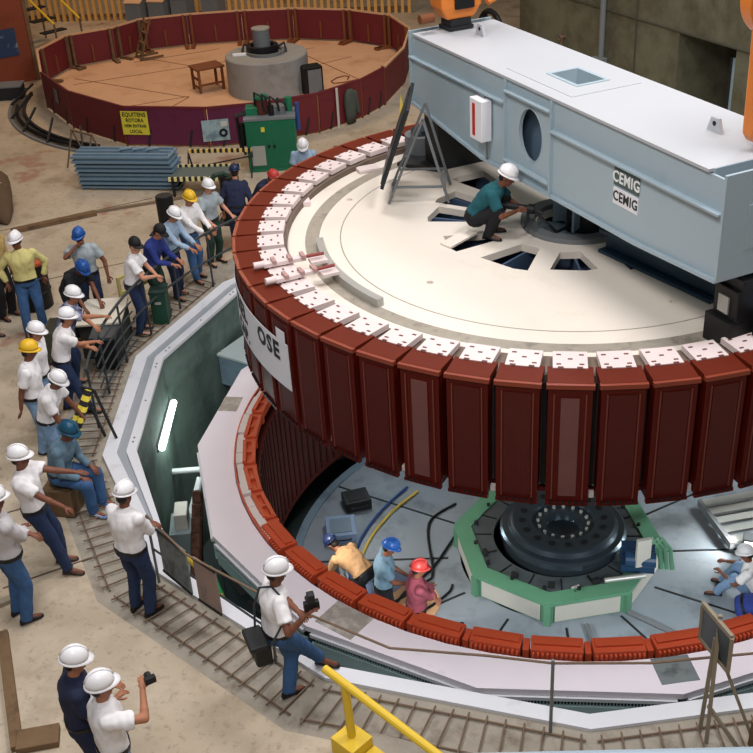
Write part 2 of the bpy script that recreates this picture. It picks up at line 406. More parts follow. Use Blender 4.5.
HWHITE=mat('white_helmet_plastic',(240,238,238),.3,var=.02); HYEL=mat('yellow_helmet_plastic',(232,184,44),.35,var=.03); HBLUE=mat('blue_helmet_plastic',(36,84,156),.35,var=.05)
HTEAL=mat('dark_teal_helmet_plastic',(30,78,104),.35,var=.05); HRED=mat('red_helmet_plastic',(186,58,54),.4,var=.05); HNAVY=mat('navy_helmet_plastic',(30,42,74),.4,var=.05); HBLK=mat('black_cap_cloth',(30,28,30),.7)
SHOE=mat('black_shoe_leather',(30,26,26),.4,var=.1); BOOT=mat('brown_shoe_leather',(62,44,34),.5,var=.1); SNEAK=mat('blue_white_sneaker',(70,110,170),.6,rgb2=(220,224,230),amt=.5,scale=16)
MRED=mat('dark_red_cloth',(112,44,44),.9)
G='visitors in hard hats along the pit edge'
def rl(hz,f=.42,w=.17): return ((-w,f,hz),(w,f,hz))   # both hands resting on the railing
person('person in pale yellow shirt, blue jeans and white hard hat standing by dark drum',(-8.66,1.06,0),-62,1.72,lean=-3,hands=((-.30,-.06,.93),(.30,-.02,.93)),poles=((-1,-.5,0),(1,-.5,0)),feet=((-.12,.02,0),(.14,.12,0)),head=(4,-35),skin=1,shirt=YELS,sleeve='long',pants=JEAN,shoes=SHOE,hat=HWHITE)
person('person in khaki shirt and black trousers cut off by left photo edge',(-9.38,1.5,0),-20,1.74,hands=((-.25,.05,.8),(.3,.1,.95)),skin=1,shirt=KHAKI,sleeve='long',pants=BLK,shoes=SHOE,hat=HWHITE)
person('person in dark red trousers at left photo edge, mostly out of frame',(-9.3,.68,0),0,1.70,skin=1,shirt=WHITE,pants=MRED,shoes=SHOE,hat=HWHITE)
person('person in grey shirt and blue hard hat raising one hand to face',(-7.76,1.46,0),-75,1.66,lean=2,hands=((-.34,.10,.86),(.06,.20,1.46)),poles=((-.8,-.6,-.2),(1,.2,-.8)),head=(10,-10),skin=1,shirt=GREYS,pants=DJEAN,shoes=SHOE,hat=HBLUE)
person('person with blue hard hat bending down behind cardboard-topped box',(-7.75,.86,0),-30,1.66,lean=48,tilt=22,hip=(0,-.12,.84),hands=((-.1,.5,.74),(.2,.5,.74)),head=(40,0),skin=1,shirt=BLK,pants=BLK,shoes=SHOE,hat=HBLUE)
person('person in blue and white print shirt leaning on the railing',(-7.28,-.68,0),18,1.66,lean=24,wh=((-6.68,-.78,1.06),(-6.58,-.34,1.06)),hands=rl(1.04,.60),head=(14,-12),skin=0,shirt=PLAID,pants=DJEAN,shoes=SHOE,hat=HWHITE,grp=None)
person('person in white shirt and dark jeans gripping the railing, head turned to rotor',(-7.06,-1.36,0),22,1.64,lean=20,side=0,wh=((-6.66,-1.26,1.05),(-6.62,-1.12,1.06)),hands=((-.10,.50,1.02),(.16,.46,1.0)),feet=((-.1,-.06,0),(.12,.26,0)),head=(10,0),skin=0,shirt=WHITE,pants=DJEAN,shoes=SHOE,hat=HWHITE)
person('person in white t-shirt standing directly behind the yellow helmet wearer in left crowd',(-7.20,-1.80,0),8,1.66,lean=4,side=0,head=(16,0),skin=0,shirt=WHITE,pants=PJEAN,shoes=SHOE,hat=HWHITE)
person('person in yellow hard hat and white shirt with hand behind hip',(-7.06,-2.36,0),12,1.67,lean=5,hands=((-.26,.08,.82),(.24,-.12,.84)),head=(12,15),skin=1,shirt=WHITE,pants=PJEAN,shoes=SHOE,hat=HYEL,fat=1.1)
person('person in white shirt and tilted white hard hat leaning toward striped tape',(-6.62,-2.90,0),5,1.64,lean=24,side=5,hands=((-.22,.38,.80),(.22,.34,.78)),head=(30,-10),skin=1,shirt=WHITE,pants=PJEAN,shoes=SHOE,hat=HWHITE)
person('person in denim jacket and teal helmet sitting at pit edge with knees up',(-6.20,-3.60,0),-4,1.70,lean=26,tilt=4,hip=(0,-.02,.56),hands=((-.1,.36,.62),(.14,.34,.60)),feet=((-.1,.42,0),(.12,.40,0)),head=(22,-10),skin=1,shirt=DENSH,sleeve='long',pants=JEAN,shoes=SNEAK,hat=HTEAL)
person('person in white polo shirt pointing toward the pit with stretched arm',(-5.84,-4.76,0),12,1.72,lean=-6,hip=(0,-.14,.92),feet=((-.1,.0,0),(.14,.12,0)),wh=((-5.33,-4.50,1.22),(-5.50,-4.92,1.02)),hands=((.06,.62,1.22),(.16,.30,1.02)),poles=((-.2,.1,-1),(1,-.5,-.4)),head=(0,0),skin=1,shirt=WHITE,pants=DJEAN,shoes=BOOT,hat=HWHITE,curl=(15,40))
person('person in grey striped jacket seen from behind at left photo edge',(-5.94,-5.66,0),52,1.74,lean=2,hands=((.12,.28,1.12),(-.06,.30,1.10)),poles=((-1,-.2,-.4),(1,-.2,-.4)),head=(5,0),skin=1,shirt=JACK,sleeve='long',pants=JEAN,shoes=SHOE,hat=HWHITE,fat=1.12)
person('person in white long-sleeve shirt seen from behind with arms held in front',(-4.58,-5.42,0),68,1.70,lean=2,hands=((.06,.26,1.10),(-.04,.28,1.08)),poles=((-1,-.1,-.6),(1,-.1,-.6)),head=(12,0),skin=1,shirt=WHITE,sleeve='long',pants=DJEAN,shoes=SHOE,hat=HWHITE)
ph,phk=person('person photographing with one foot up on the pit rim, black bag at hip',(-2.60,-6.50,0),30,1.72,lean=4,side=-4,hip=(-.06,-.06,.90),wh=((-2.36,-6.72,1.36),(-2.30,-6.76,1.36)),feet=((-.02,-.03,0),(-.26,.42,.035)),fyaw=(10,-35),hands=((.04,.36,1.30),(.16,.36,1.28)),poles=((-.8,0,-.8),(.8,-.1,-.8)),head=(6,0),skin=1,shirt=WHITE,pants=JEAN,shoes=SHOE,hat=HWHITE)
person('person in navy shirt and white hard hat at bottom photo edge, back turned',(-4.20,-7.84,0),28,1.72,lean=3,head=(10,0),hands=((-.1,.30,1.15),(.1,.32,1.15)),skin=0,shirt=NAVY,pants=NAVY,shoes=SHOE,hat=HWHITE)
cb,cbk=person('person in white t-shirt raising a small camera at bottom photo edge',(-3.80,-8.10,0),35,1.74,lean=0,head=(0,0),wh=(None,(-3.50,-7.92,1.46)),hands=((-.22,.12,1.0),(.20,.34,1.52)),poles=((-1,-.3,0),(1,.3,-.5)),skin=0,shirt=WHITE,pants=PJEAN,shoes=SHOE,hat=HWHITE)
person('person in white shirt with dark cap and sunglasses resting arms on railing',(-6.84,1.10,0),10,1.66,lean=14,hands=((.02,.40,1.03),(.10,.40,1.05)),poles=((-1,-.2,-.5),(1,-.2,-.5)),head=(8,-35),skin=2,shirt=WHITE,pants=DJEAN,shoes=SHOE,hat=HBLK,hatkind='cap',glasses=True)
person('person in royal blue shirt with black cap leaning over the railing',(-6.76,1.80,0),-8,1.64,lean=20,hands=((-.08,.46,1.0),(.12,.46,1.0)),head=(30,0),skin=0,shirt=ROYAL,sleeve='long',pants=DGRN,shoes=SHOE,hat=HBLK,hatkind='cap')
person('person in light blue shirt and white hard hat resting forearms on railing',(-6.66,2.44,0),-14,1.66,lean=16,hands=((-.1,.48,1.0),(.08,.48,1.0)),feet=((-.1,0,0),(.12,.1,0)),head=(26,0),skin=0,shirt=LBLUE,sleeve='long',pants=NAVY,shoes=SHOE,hat=HWHITE)
person('person in white long-sleeve shirt and yellow hard hat at the railing',(-6.54,3.16,0),-28,1.66,lean=12,hands=((-.14,.44,1.0),(.06,.46,1.0)),feet=((-.1,0,0),(.12,.18,0)),head=(18,0),skin=0,shirt=WHITE,sleeve='long',pants=JEAN,shoes=SHOE,hat=HYEL)
person('person in grey t-shirt and white hard hat with bent arm on railing',(-6.34,3.80,0),-30,1.60,lean=6,hands=((-.26,.30,.94),(.26,.34,.96)),head=(10,0),skin=2,shirt=GREYS,pants=DGRN,shoes=SHOE,hat=HWHITE)
person('person in navy jacket and navy helmet seen from behind beside rotor',(-5.98,4.36,0),100,1.60,lean=34,tilt=12,head=(18,0),skin=0,shirt=NAVY,sleeve='long',pants=NAVY,shoes=SHOE,hat=HNAVY)
person('person in red helmet half hidden behind the rotor rim',(-5.60,4.80,0),-20,1.58,lean=44,tilt=20,hip=(0,-.1,.82),hands=((-.2,.4,.7),(.2,.4,.7)),head=(30,0),skin=1,shirt=NAVY,pants=NAVY,shoes=SHOE,hat=HRED)
person('person in light blue shirt looking down between rotor and green cabinet',(-5.02,6.02,0),-80,1.66,lean=12,hands=((-.16,.30,.96),(.16,.30,.96)),head=(34,0),skin=1,shirt=LBLUE,pants=BLK,shoes=SHOE,hat=HWHITE)
RT=2.50
wk,wkk=person('person in teal shirt squatting on the rotor disc under the grey beam',(-1.00,-.42,RT),-8,1.74,lean=44,tilt=24,hip=(0,-.18,.28),feet=((-.13,.02,0),(.13,.02,0)),knees=((-.35,1,.5),(.35,1,.5)),wh=((-.60,-.38,RT+.42),(-.64,-.52,RT+.40)),hands=((-.04,.50,.44),(.16,.48,.42)),poles=((-.6,0,-.6),(.6,0,-.6)),head=(22,0),skin=1,shirt=TEALC,pants=BLK,shoes=SHOE,hat=HWHITE)
PF=-3.3
person('person in grey-blue shirt and blue helmet standing on pit floor beside tan jacket',(-2.44,-2.02,PF),10,1.72,lean=6,hands=((-.1,.34,1.0),(.1,.36,1.0)),head=(25,0),skin=1,shirt=DENSH,pants=BLK,shoes=SHOE,hat=HBLUE)
person('person in maroon shirt and red helmet standing on pit floor with folded arms',(-1.90,-2.44,PF),20,1.70,lean=2,hands=((.14,.24,1.16),(-.14,.26,1.12)),poles=((-1,.1,-.5),(1,.1,-.5)),head=(10,0),skin=1,shirt=MAROON,sleeve='long',pants=BLK,shoes=SHOE,hat=HRED)
person('person in tan jacket bending over instruments on pit floor',(-2.86,-1.66,PF),150,1.70,lean=74,tilt=45,hip=(0,-.1,.82),hands=((-.15,.62,.55),(.15,.62,.55)),head=(50,0),skin=1,shirt=mat('tan_jacket_cloth',(170,132,92),.9,var=.15,scale=12),sleeve='long',pants=BLK,shoes=SHOE,hat=HNAVY)
person('person in white shirt and white hard hat sitting on pit floor by work lamp',(2.98,-.72,PF),165,1.70,lean=16,tilt=5,hip=(0,-.05,.14),feet=((-.14,.46,0),(.16,.42,0)),knees=((-.2,1,.9),(.2,1,.9)),hands=((-.1,.42,.42),(.16,.40,.46)),head=(15,0),skin=1,shirt=WHITE,pants=PJEAN,shoes=SHOE,hat=HWHITE)
person('person in blue coverall bending low on pit floor at right photo edge',(2.78,-1.62,PF),-10,1.70,lean=85,tilt=62,hip=(0,-.05,.60),hands=((-.12,.55,.25),(.12,.55,.25)),head=(40,0),skin=1,shirt=ROYAL,sleeve='long',pants=ROYAL,shoes=SHOE,hat=HBLUE)
# ---------------------------------------------------------------- environment materials
FLOOR=floor_mat()
CONC=mat('rough_concrete',(154,146,132),.9,var=.2,scale=4,bump=.6,bscale=30,rgb2=(112,102,88),amt=.42)
WALLC=mat('green_grey_concrete_wall',(104,104,84),.9,var=.2,scale=1.6,rgb2=(84,80,62),amt=.5,bump=.25,bscale=12)
PITC=mat('pit_concrete',(104,122,114),.85,var=.25,scale=2.,rgb2=(74,92,86),amt=.45)
DARK=mat('dark_steel',(34,36,38),.6,var=.2); BLACK=mat('black_paint',(18,18,20),.55,var=.1)
RIM=mat('white_grey_painted_steel',(214,216,220),.45,var=.05,scale=3,rgb2=(170,172,172),amt=.32)
RIMG=mat('grey_channel_paint',(150,156,162),.5,var=.08,scale=3)
FRAME=mat('stator_white_paint',(238,230,236),.42,var=.04,scale=2.5,rgb2=(196,188,186),amt=.30)
STEELB=mat('blue_grey_steel',(118,138,152),.5,var=.12,scale=3,rgb2=(82,100,114),amt=.4)
COIL=mat('orange_red_insulation',(196,82,50),.42,var=.12,scale=5)
COILD=mat('dark_red_winding',(92,40,32),.45,var=.25,scale=3,bump=.3,bscale=18)
POLE=mat('red_brown_pole_varnish',(84,17,8),.45,var=.18,scale=3,rgb2=(60,12,6),amt=.38,spec=.2)
POLET=mat('pole_top_varnish',(98,30,8),.6,var=.2,scale=3,spec=.2)
FACE=mat('pole_face_varnish',(78,15,8),.45,var=.15,scale=6,bump=.12,bscale=60)
FACEL=mat('bare_pole_face_laminations',(118,74,70),.4,metal=.1,var=.15,scale=5,rgb2=(112,70,68),amt=.45)
LIP=mat('pole_collar_orange',(138,62,42),.4,var=.15,scale=6)
CREAM=mat('cream_rotor_paint',(228,218,204),.55,var=.05,scale=1.2,rgb2=(208,198,180),amt=.34)
GRIND=mat('ground_steel_band',(160,152,138),.5,metal=.1,var=.2,scale=9,rgb2=(120,114,104),amt=.4)
PAD=mat('white_keeper_plate',(224,208,204),.5,var=.03,scale=5)
HOLE=mat('bolt_hole_brown',(104,62,56),.7); RIMT=mat('rotor_rim_lamination',(108,92,80),.6,var=.2,scale=6)
DECK=mat('pit_floor_grey_plate',(140,149,156),.55,var=.12,scale=2.,rgb2=(106,113,119),amt=.42)
GREEN=mat('light_green_paint',(96,148,116),.45,var=.1,scale=3); MACH=mat('machine_green_paint',(30,112,78),.4,var=.1,scale=3)
GUNM=mat('machined_steel',(84,96,104),.28,metal=.75,var=.15,scale=4); SEG=mat('segment_steel',(96,104,106),.45,metal=.4,var=.25,scale=5)
PALE=mat('pale_panel_paint',(196,192,182),.5,var=.08,scale=3)
BEAMG=mat('beam_grey_paint',(164,182,190),.42,var=.03,scale=1.5,rgb2=(148,168,176),amt=.35)
BEAMLIT=mat('beam_top_lit_tint',(184,187,190),.42,var=.02,scale=1.5)  # paler copy of the beam grey, overhead light put into the colour
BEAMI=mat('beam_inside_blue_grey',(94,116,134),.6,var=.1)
ORANGE=mat('crane_orange',(222,128,52),.4,var=.1,scale=3,rgb2=(180,92,38),amt=.35)
WOOD=mat('tan_plywood',(206,164,128),.8,var=.12,scale=1.5,rgb2=(186,142,106),amt=.42)
TIMB=mat('old_timber',(112,88,62),.85,var=.25,scale=6,rgb2=(74,56,42),amt=.4); BROWNW=mat('brown_table_wood',(120,70,40),.6,var=.2,scale=5)
MARO=mat('maroon_board_paint',(104,34,40),.55,var=.2,scale=1.5,rgb2=(76,24,34),amt=.4); PURP=mat('purple_maroon_board_paint',(98,36,66),.5,var=.15,scale=1.2,rgb2=(78,26,48),amt=.45)
RAILP=mat('dark_railing_paint',(52,58,60),.5,var=.2); YELP=mat('yellow_rail_paint',(226,190,52),.45,var=.06,scale=4,rgb2=(190,150,50),amt=.3)
REBAR=mat('rusty_rebar',(116,96,78),.8,var=.25,scale=10); SLAT=mat('honey_timber_slat',(214,164,92),.7,var=.12,scale=2)
RUST=mat('rust_brown_sheet',(128,62,38),.7,var=.15,scale=1.2,rgb2=(98,46,30),amt=.4); GREYM=mat('grey_machine_paint',(112,116,118),.5,var=.15,scale=3)
CONCB=mat('plain_grey_concrete',(146,146,142),.85,var=.12,scale=2,rgb2=(120,118,112),amt=.4)
PLATE=mat('blue_grey_corrugated_plate',(110,134,150),.45,var=.1,scale=3); WHITEP=mat('white_sheet',(236,236,240),.6,var=.02)
BARE=mat('bare_scraped_metal',(160,152,142),.4,var=.15,scale=7,rgb2=(206,200,192),amt=.45); PIPEW=mat('white_conduit',(214,220,220),.4,var=.05)
CARD=mat('cardboard_top',(214,206,188),.8,var=.06,scale=4); CABLE=mat('black_cable_rubber',(22,22,24),.5)
CYEL=mat('yellow_cable_sheath',(206,176,70),.5); CBLUE=mat('blue_cable_sheath',(44,72,128),.5); TAPE=stripes('black_yellow_tape',(30,28,26),(226,206,70),9.,'Z'); TAPEX=stripes('black_white_tape',(30,30,28),(226,214,150),8.,'X')
ALUM=mat('dull_aluminium',(172,172,166),.4,metal=.3,var=.1); CLOTHB=mat('blue_white_rag',(160,180,216),.9,rgb2=(232,236,242),amt=.5,scale=14,var=.1)
PICT=mat('printed_picture',(120,128,128),.5,rgb2=(66,70,70),amt=.45,scale=7); PICTB=mat('blue_picture',(44,62,92),.5,rgb2=(170,190,206),amt=.35,scale=9); DGLASS=mat('dark_board_face',(46,58,62),.35,rgb2=(74,98,104),amt=.35,scale=6)
RED=mat('signal_red',(190,50,40),.5); LETW=mat('letter_white',(240,244,242),.5); LETK=mat('letter_black',(34,38,36),.5); SGNG=mat('sign_dark_green',(74,92,90),.5); SGNY=mat('sign_yellow',(210,200,62),.5)
NET=mat('pit_net_green',(40,150,84),.6); BUND=mat('brown_wrapped_bundle',(96,66,50),.9,rgb2=(60,40,34),amt=.5,scale=12)

# ---------------------------------------------------------------- floor, walls, pit shell
A15=[3.67+24*k for k in range(15)]; B15=[-8.33+24*k for k in range(15)]
P15=lambda r,z=0.,A=A15: [pol(r,a,z) for a in A]
def polyring(ro,ri,z0,z1,Ao=A15,Ai=None): return MB().ringprism(P15(ro,0,Ao),P15(ri,0,Ai or Ao),z0,z1)
b=MB().ringprism(P15(46.),P15(7.42),-.6,0.); struct(b.build('floor',FLOOR))
struct(polyring(7.42,6.6,-.5,-.012).build('trim_1',CONC))            # rough concrete blockout around the steel rim
wi=[pol(6.44 if -46<((a+180)%360-180)<53 else 6.22,a) for a in A15]
struct(MB().ringprism(P15(6.64),wi,-4.0,-.02).build('wall_pit',PITC))
b=MB().prism(P15(6.6),-4.2,-4.0); struct(b.build('floor_pit',mat('pit_bottom',(66,78,76),.9,var=.2)))
E_=V(.588,-.809,0); Nw=V(.809,.588,0); wang=-math.degrees(math.atan2(.809,.588))
def wpt(s,d,z): return E_*s+Nw*d+V(0,0,z)
def wbox(mb,s0,s1,d0,d1,z0,z1,mi=0):
    c=wpt((s0+s1)/2,(d0+d1)/2,(z0+z1)/2); return mb.box(c,(s1-s0,d1-d0,z1-z0),wang,mi)
b=MB(); wbox(b,-14.,-7.72,8.5,10.5,0,9); wbox(b,-7.72,-5.95,8.5,10.5,2.2,9); wbox(b,-5.95,12,8.5,10.5,0,9)
struct(b.build('wall_right',WALLC))
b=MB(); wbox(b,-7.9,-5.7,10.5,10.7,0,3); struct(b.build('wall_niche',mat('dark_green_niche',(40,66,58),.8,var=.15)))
b=MB()
for z in (2.22,5.2): wbox(b,-14,12,8.47,8.5,z,z+.035)
for s in (-9.2,-4.): wbox(b,s,s+.03,8.475,8.5,0,9)
struct(b.build('trim_2',mat('wall_joint',(74,72,58),.9)))
b=MB(); wbox(b,-24,-13.99,14.5,14.7,0,9); struct(b.build('wall_recess',mat('blue_grey_far_wall',(84,96,112),.8,var=.15)))
b=MB().box((-10,31.,4.5),(60,.4,9)); struct(b.build('wall_back',mat('brown_far_wall',(92,68,44),.9,var=.2)))
b=MB().box((-30,8.,4.5),(.4,50,9)); struct(b.build('wall_left',mat('brown_side_wall',(112,84,58),.9,var=.2)))
# niche contents: pale sheet seen deep in the opening
t=thing('door_leaf','pale blue sheet door ajar inside the dark wall opening','door',wpt(-6.12,8.85,0),wang)
MB().box((0,0,.95),(.5,.05,1.9)).build('panel',mat('pale_blue_sheet',(150,176,186),.5),t); MB().box((-.27,0,.95),(.05,.09,1.9)).build('frame',DARK,t); MB().box((.08,-.04,.95),(.04,.05,.14)).build('handle',DARK,t)
t=thing('wall_pipe','grey vertical pipe on the concrete wall above junction box','pipe',wpt(-10.3,8.38,0),wang)
MB().cyl((0,0,1.1),(0,0,8),.07).build('pipe',GREYM,t); MB().box((0,-.03,1.02),(.34,.2,.24)).build('junction_box',GREYM,t,bevel=.01); MB().box((0,.06,3.5),(.24,.1,.05)).build('clamp',DARK,t)
t=thing('wall_valve','small brown valve handle sticking out of the concrete wall','valve',wpt(-11.95,8.44,1.28),wang)
MB().cyl((0,.06,0),(0,-.1,0),.03).cyl((0,-.05,-.5),(0,-.05,0),.035).build('stem',REBAR,t); MB().tube([(.07*math.cos(x*PI/6),-.1,.07*math.sin(x*PI/6)) for x in range(13)],.018,6).build('handwheel',REBAR,t)

# ---------------------------------------------------------------- steel rim round the opening
t=thing('pit_curb','white painted steel curb framing the polygonal pit opening','curb')
polyring(6.655,6.46,-.02,.03).build('outer_flange',RIM,t)
for k in range(15):
    am=(A15[k]+12+180)%360-180
    if -45<am<52: continue
    def quad(r0,r1,z0,z1,r0b=None,r1b=None): a_,b_=A15[k],A15[(k+1)%15]; return MB().prism([pol(r0,a_),pol(r0b or r0,b_),pol(r1b or r1,b_),pol(r1,a_)],z0,z1)
    tp=-60<am<-50   # the side where the channel tapers out
    quad(6.46,6.33,-.02,.004,None,6.455 if tp else None).build('channel',RIMG,t); quad(6.33,6.19,-.02,.03,6.455 if tp else None,6.42 if tp else None).build('inner_flange',RIM,t)
    if tp: continue
    p=pol(6.27,A15[k],.03); q=pol(6.27,A15[(k+1)%15],.03)
    for f in (.08,.12,.5,.88,.92): c=p.lerp(q,f); MB().cyl(c,c+V(0,0,.012),.014,n=8).build('bolt',GREYM,t)
# rebar ladders in the blockout
for n_,k in enumerate(range(10,18)):
    k%=15
    p=pol(6.80,A15[k]);q=pol(6.80,A15[(k+1)%15]);p2=pol(7.24,A15[k]);q2=pol(7.24,A15[(k+1)%15])
    where=['beyond the railing beside navy trousers','behind the leaning visitors','under the curved railing','under the striped tape','beside the sitting denim jacket','behind the person with back turned','beside the photographer and yellow rail','in front below the pit rim'][n_]
    t=thing('rebar_ladder','rusty rebar ladder lying in rough concrete '+where,'rebar',(0,0,.012),0,'rebar ladders around the pit')
    for a_,b_ in ((p.lerp(q,.02),p.lerp(q,.98)),(p2.lerp(q2,.02),p2.lerp(q2,.98))): MB().tube([a_,b_],.011,6).build('long_bar',REBAR,t)
    for i in range(15):
        f=.04+.92*i/14; j=random.uniform(-.006,.006)
        MB().tube([p.lerp(q,f+j)+(p-p2)*.12+V(0,0,.02),p2.lerp(q2,f-j)+(p2-p)*.18+V(0,0,.02)],.010,6).build('rung',REBAR,t)

# ---------------------------------------------------------------- stator
t=thing('stator','white polygonal generator stator with orange winding heads sunk in the pit','stator')
ZS=-.81
n=60
circ=[pol(4.9,-8.33+6*i) for i in range(n)]
outer=[]
for k in range(15):
    p=pol(5.47,B15[k]);q=pol(5.47,B15[(k+1)%15])
    for i in range(4): outer.append(p.lerp(q,i/4))
MB().ringprism(outer,circ,ZS-.08,ZS).build('frame_plate',FRAME,t)
MB().ringprism([p*(5.40/5.47) for p in outer],[p*(5.36/5.47) for p in outer],-3.95,ZS-.08).build('frame_wall',mat('frame_wall_dark',(78,92,96),.6,var=.2),t)
TEALP=mat('pale_teal_frame_paint',(172,198,198),.5,var=.06,scale=3)
for k in range(15):
    p=pol(5.47,B15[k]);q=pol(5.47,B15[(k+1)%15]); m=(p+q)/2; am=B15[k]+12; L=(q-p).length
    if -70<((am+180)%360-180)<75:
        u=m.normalized()
        MB().box(u*5.33+V(0,0,-.925),(L-.12,.10,.05),am).build('upper_ledge',RIM,t)
        lv=MB().box(u*5.315+V(0,0,-1.0),(L-.15,.03,.09),am)
        lv.build('louvre',BLACK,t); g=MB(); d=(q-p).normalized()
        for i in range(56): g.box(u*5.335+d*((i-27.5)*(L-.2)/56)+V(0,0,-1.0),(.014,.02,.09),am)
        g.build('louvre_fins',TEALP,t)
        MB().box(u*5.33+V(0,0,-1.16),(L-.12,.05,.20),am).build('side_panel',TEALP,t)
MB().arc(4.88,4.94,-1.5,ZS-.02,0,360,96).build('inner_curb',STEELB,t)
MB().arc(4.53,4.84,-3.15,-1.02,0,360,104).build('core',COILD,t)
b=MB()
for i in range(156):
    a=i*360/156; b.box(pol(4.528,a,-2.05),(.05,.03,2.0),a)
tag(b.build('slot_bars',mat('dark_slot_wedge',(58,26,22),.5),t),kind='stuff')
def coilA():
    b=MB().box((0,0,-.075),(.60,.24,.15)).box((0,.01,.012),(.54,.10,.03))
    for i in range(11): b.box((-.27+.054*i,-.135,-.09),(.024,.05,.12))
    return b.mesh('winding_head',COIL)
def coilB():
    b=MB().box((0,.0,-.10),(.62,.17,.08))
    for y,h in ((-.065,.02),(.065,.0)): b.box((0,y,-.03+h/2),(.57,.055,.06+h))
    for x in (-.28,0,.28): b.box((x,0,-.03),(.045,.19,.05))
    return b.mesh('winding_head',COIL)
mA,mB=coilA(),coilB()
mC=MB().box((0,0,-.1),(.07,.20,.14)).mesh('coil_connector',COIL)
for k in range(42):
    a=k*360/42+1.; aa=(a+180)%360-180
    if aa< -52 or aa>120: o=bpy.data.objects.new('winding_head',mB); r=4.66
    else: o=bpy.data.objects.new('winding_head',mA); r=4.71
    COL.objects.link(o); o.parent=t; o.location=pol(r,a,-.73); o.rotation_euler=(0,0,rad(a))
    o=bpy.data.objects.new('coil_connector',mC); COL.objects.link(o); o.parent=t; o.location=pol(r,a+180/42,-.74); o.rotation_euler=(0,0,rad(a+180/42))
# on the left the white insulation blocks and the outer ring lead show
b=MB()
for i in range(26): a=-52-i*3.2; b.box(pol(4.80,a,-.80+random.uniform(-.02,.02)),(.25,.11+random.uniform(-.02,.02),.1),a)
b.build('insulation_blocks',mat('white_insulation',(222,212,206),.6,var=.08),t)
MB().arc(4.862,4.885,-.9,-.74,-140,-50,40).build('ring_lead',COIL,t)
MB().box(pol(5.2,-93,ZS+.003),(.42,.3,.006),-90).build('bare_patch',BARE,t)
MB().box(pol(5.12,-29,ZS+.003),(.56,.44,.006),-29).build('bare_patch',BARE,t)
MB().box(pol(5.10,16,ZS+.003),(.44,.40,.006),16).build('bare_patch',PICT,t)
# dark slots along the stator edge flange near the photographer
for a0,a1 in ((-50,-46.5),(-45,-41.5),(-40,-36.5)): MB().arc(5.43,5.50,-1.176,-1.165,a0,a1,4).build('edge_slot',BLACK,t)

# ---------------------------------------------------------------- pit centre: cover deck, bearing housing, shaft flange
t=thing('pit_deck','round grey steel deck of radial plates covering the turbine pit','deck')
MB().arc(1.5,4.22,PF-.08,PF,0,360,96).build('plates',DECK,t); MB().arc(4.14,4.28,PF-.15,PF+.03,0,360,96).build('edge_ring',STEELB,t)
for k in range(12):
    a=k*30+8; MB().beam(pol(1.7,a,PF+.004),pol(4.13,a,PF+.004),.035,.012).build('seam',DARK,t)
t=thing('bearing_housing','green eight-sided bearing housing with pale side panels around the shaft','bearing housing',(.06,0,0))
D8=[-4+45*k for k in range(8)]
P8=lambda r: [pol(r,a) for a in D8]
HT=-2.87
MB().ringprism(P8(1.68),P8(1.40),HT-.06,HT).build('top_ring',GREEN,t)
MB().ringprism(P8(1.62),P8(1.55),PF,HT-.06).build('wall',GREEN,t)
for k in range(8):
    p=pol(1.63,D8[k]);q=pol(1.63,D8[k]+45); m=(p+q)/2
    MB().box((m.x,m.y,(HT+PF)/2-.03),(1.02,.03,.30),D8[k]+22.5).build('side_panel',PALE,t)
    MB().box((p.x,p.y,(HT+PF)/2-.03),(.10,.10,.37),D8[k]).build('corner_post',GREEN,t)
MB().arc(1.02,1.42,HT-.1,HT-.02,0,360,96).build('segment_ring',SEG,t)
for k in range(16):
    a=k*22.5+4; MB().beam(pol(1.05,a,HT-.016),pol(1.40,a,HT-.016),.018,.012).build('seam',BLACK,t)
    MB().cyl(pol(1.33,a+11,HT-.02),pol(1.33,a+11,HT+.04),.03,n=10).build('bolt',DARK,t)
for a in (-62,-30,-3,28): MB().box(pol(1.26,a,HT+.03),(.10,.06,.09),a).build('lug',DARK,t)
MB().box(pol(1.30,14,HT-.01),(.13,.12,.02),30).build('tag_plate',PALE,t)
t=thing('shaft_flange','dark machined turbine shaft flange with ring of bolt holes below the rotor','flange',(.14,.03,-.17))
MB().lathe([(0,-3.1),(.95,-3.1),(.95,-2.66),(1.0,-2.64),(1.0,-2.55),(.96,-2.52),(.87,-2.51),(.84,-2.43),(.80,-2.41),(.50,-2.41),(.49,-2.48),(.30,-2.48),(.28,-2.64),(0,-2.64)],96).build('body',GUNM,t,smooth=False)
for k in range(16): MB().cyl(pol(.65,k*22.5+8,-2.41),pol(.65,k*22.5+8,-2.395),.05,n=14).build('bolt_hole',BLACK,t)
for k in range(16): MB().cyl(pol(.40,k*22.5,-2.48),pol(.40,k*22.5,-2.44),.026,n=8).build('bolt',ALUM,t)
t=thing('hydraulic_pump','blue hydraulic pump unit with green hoses beside the bearing housing','pump',pol(1.45,62,-2.86))
b=MB().box((0,0,.18),(.5,.35,.34)).cyl((-.2,-.2,.3),(.25,-.2,.3),.12); b.build('body',mat('pump_blue',(34,62,92),.4,var=.15),t)
for k in range(3): MB().tube([(.1+.08*k,.1,.3),(.2+.08*k,.18,.42),(.32+.08*k,.1,.3),(.36+.08*k,-.1,.05)],.035,8).build('hose',GREEN,t)
MB().box((.05,-.28,.5),(.22,.06,.5),20).build('guard_plate',PALE,t); MB().cyl((-.5,-.5,.1),(.1,-.35,.12),.04).build('cylinder',ALUM,t)
o=MB().tube([(2.0,.75,-2.3),(4.1,1.7,-2.25)],.085,12).build('copper_pipe',mat('copper_pink',(214,158,128),.4)); tag(o,'salmon pink pipe sticking out beneath the rotor on the right','pipe')
t=thing('ventilation_frame','grey louvred metal frame lying under the rotor at right','frame',(3.3,1.1,-3.2),20)
for i in range(5): MB().box((0,-.5+.25*i,.1),(1.4,.16,.05)).build('louvre',ALUM,t)
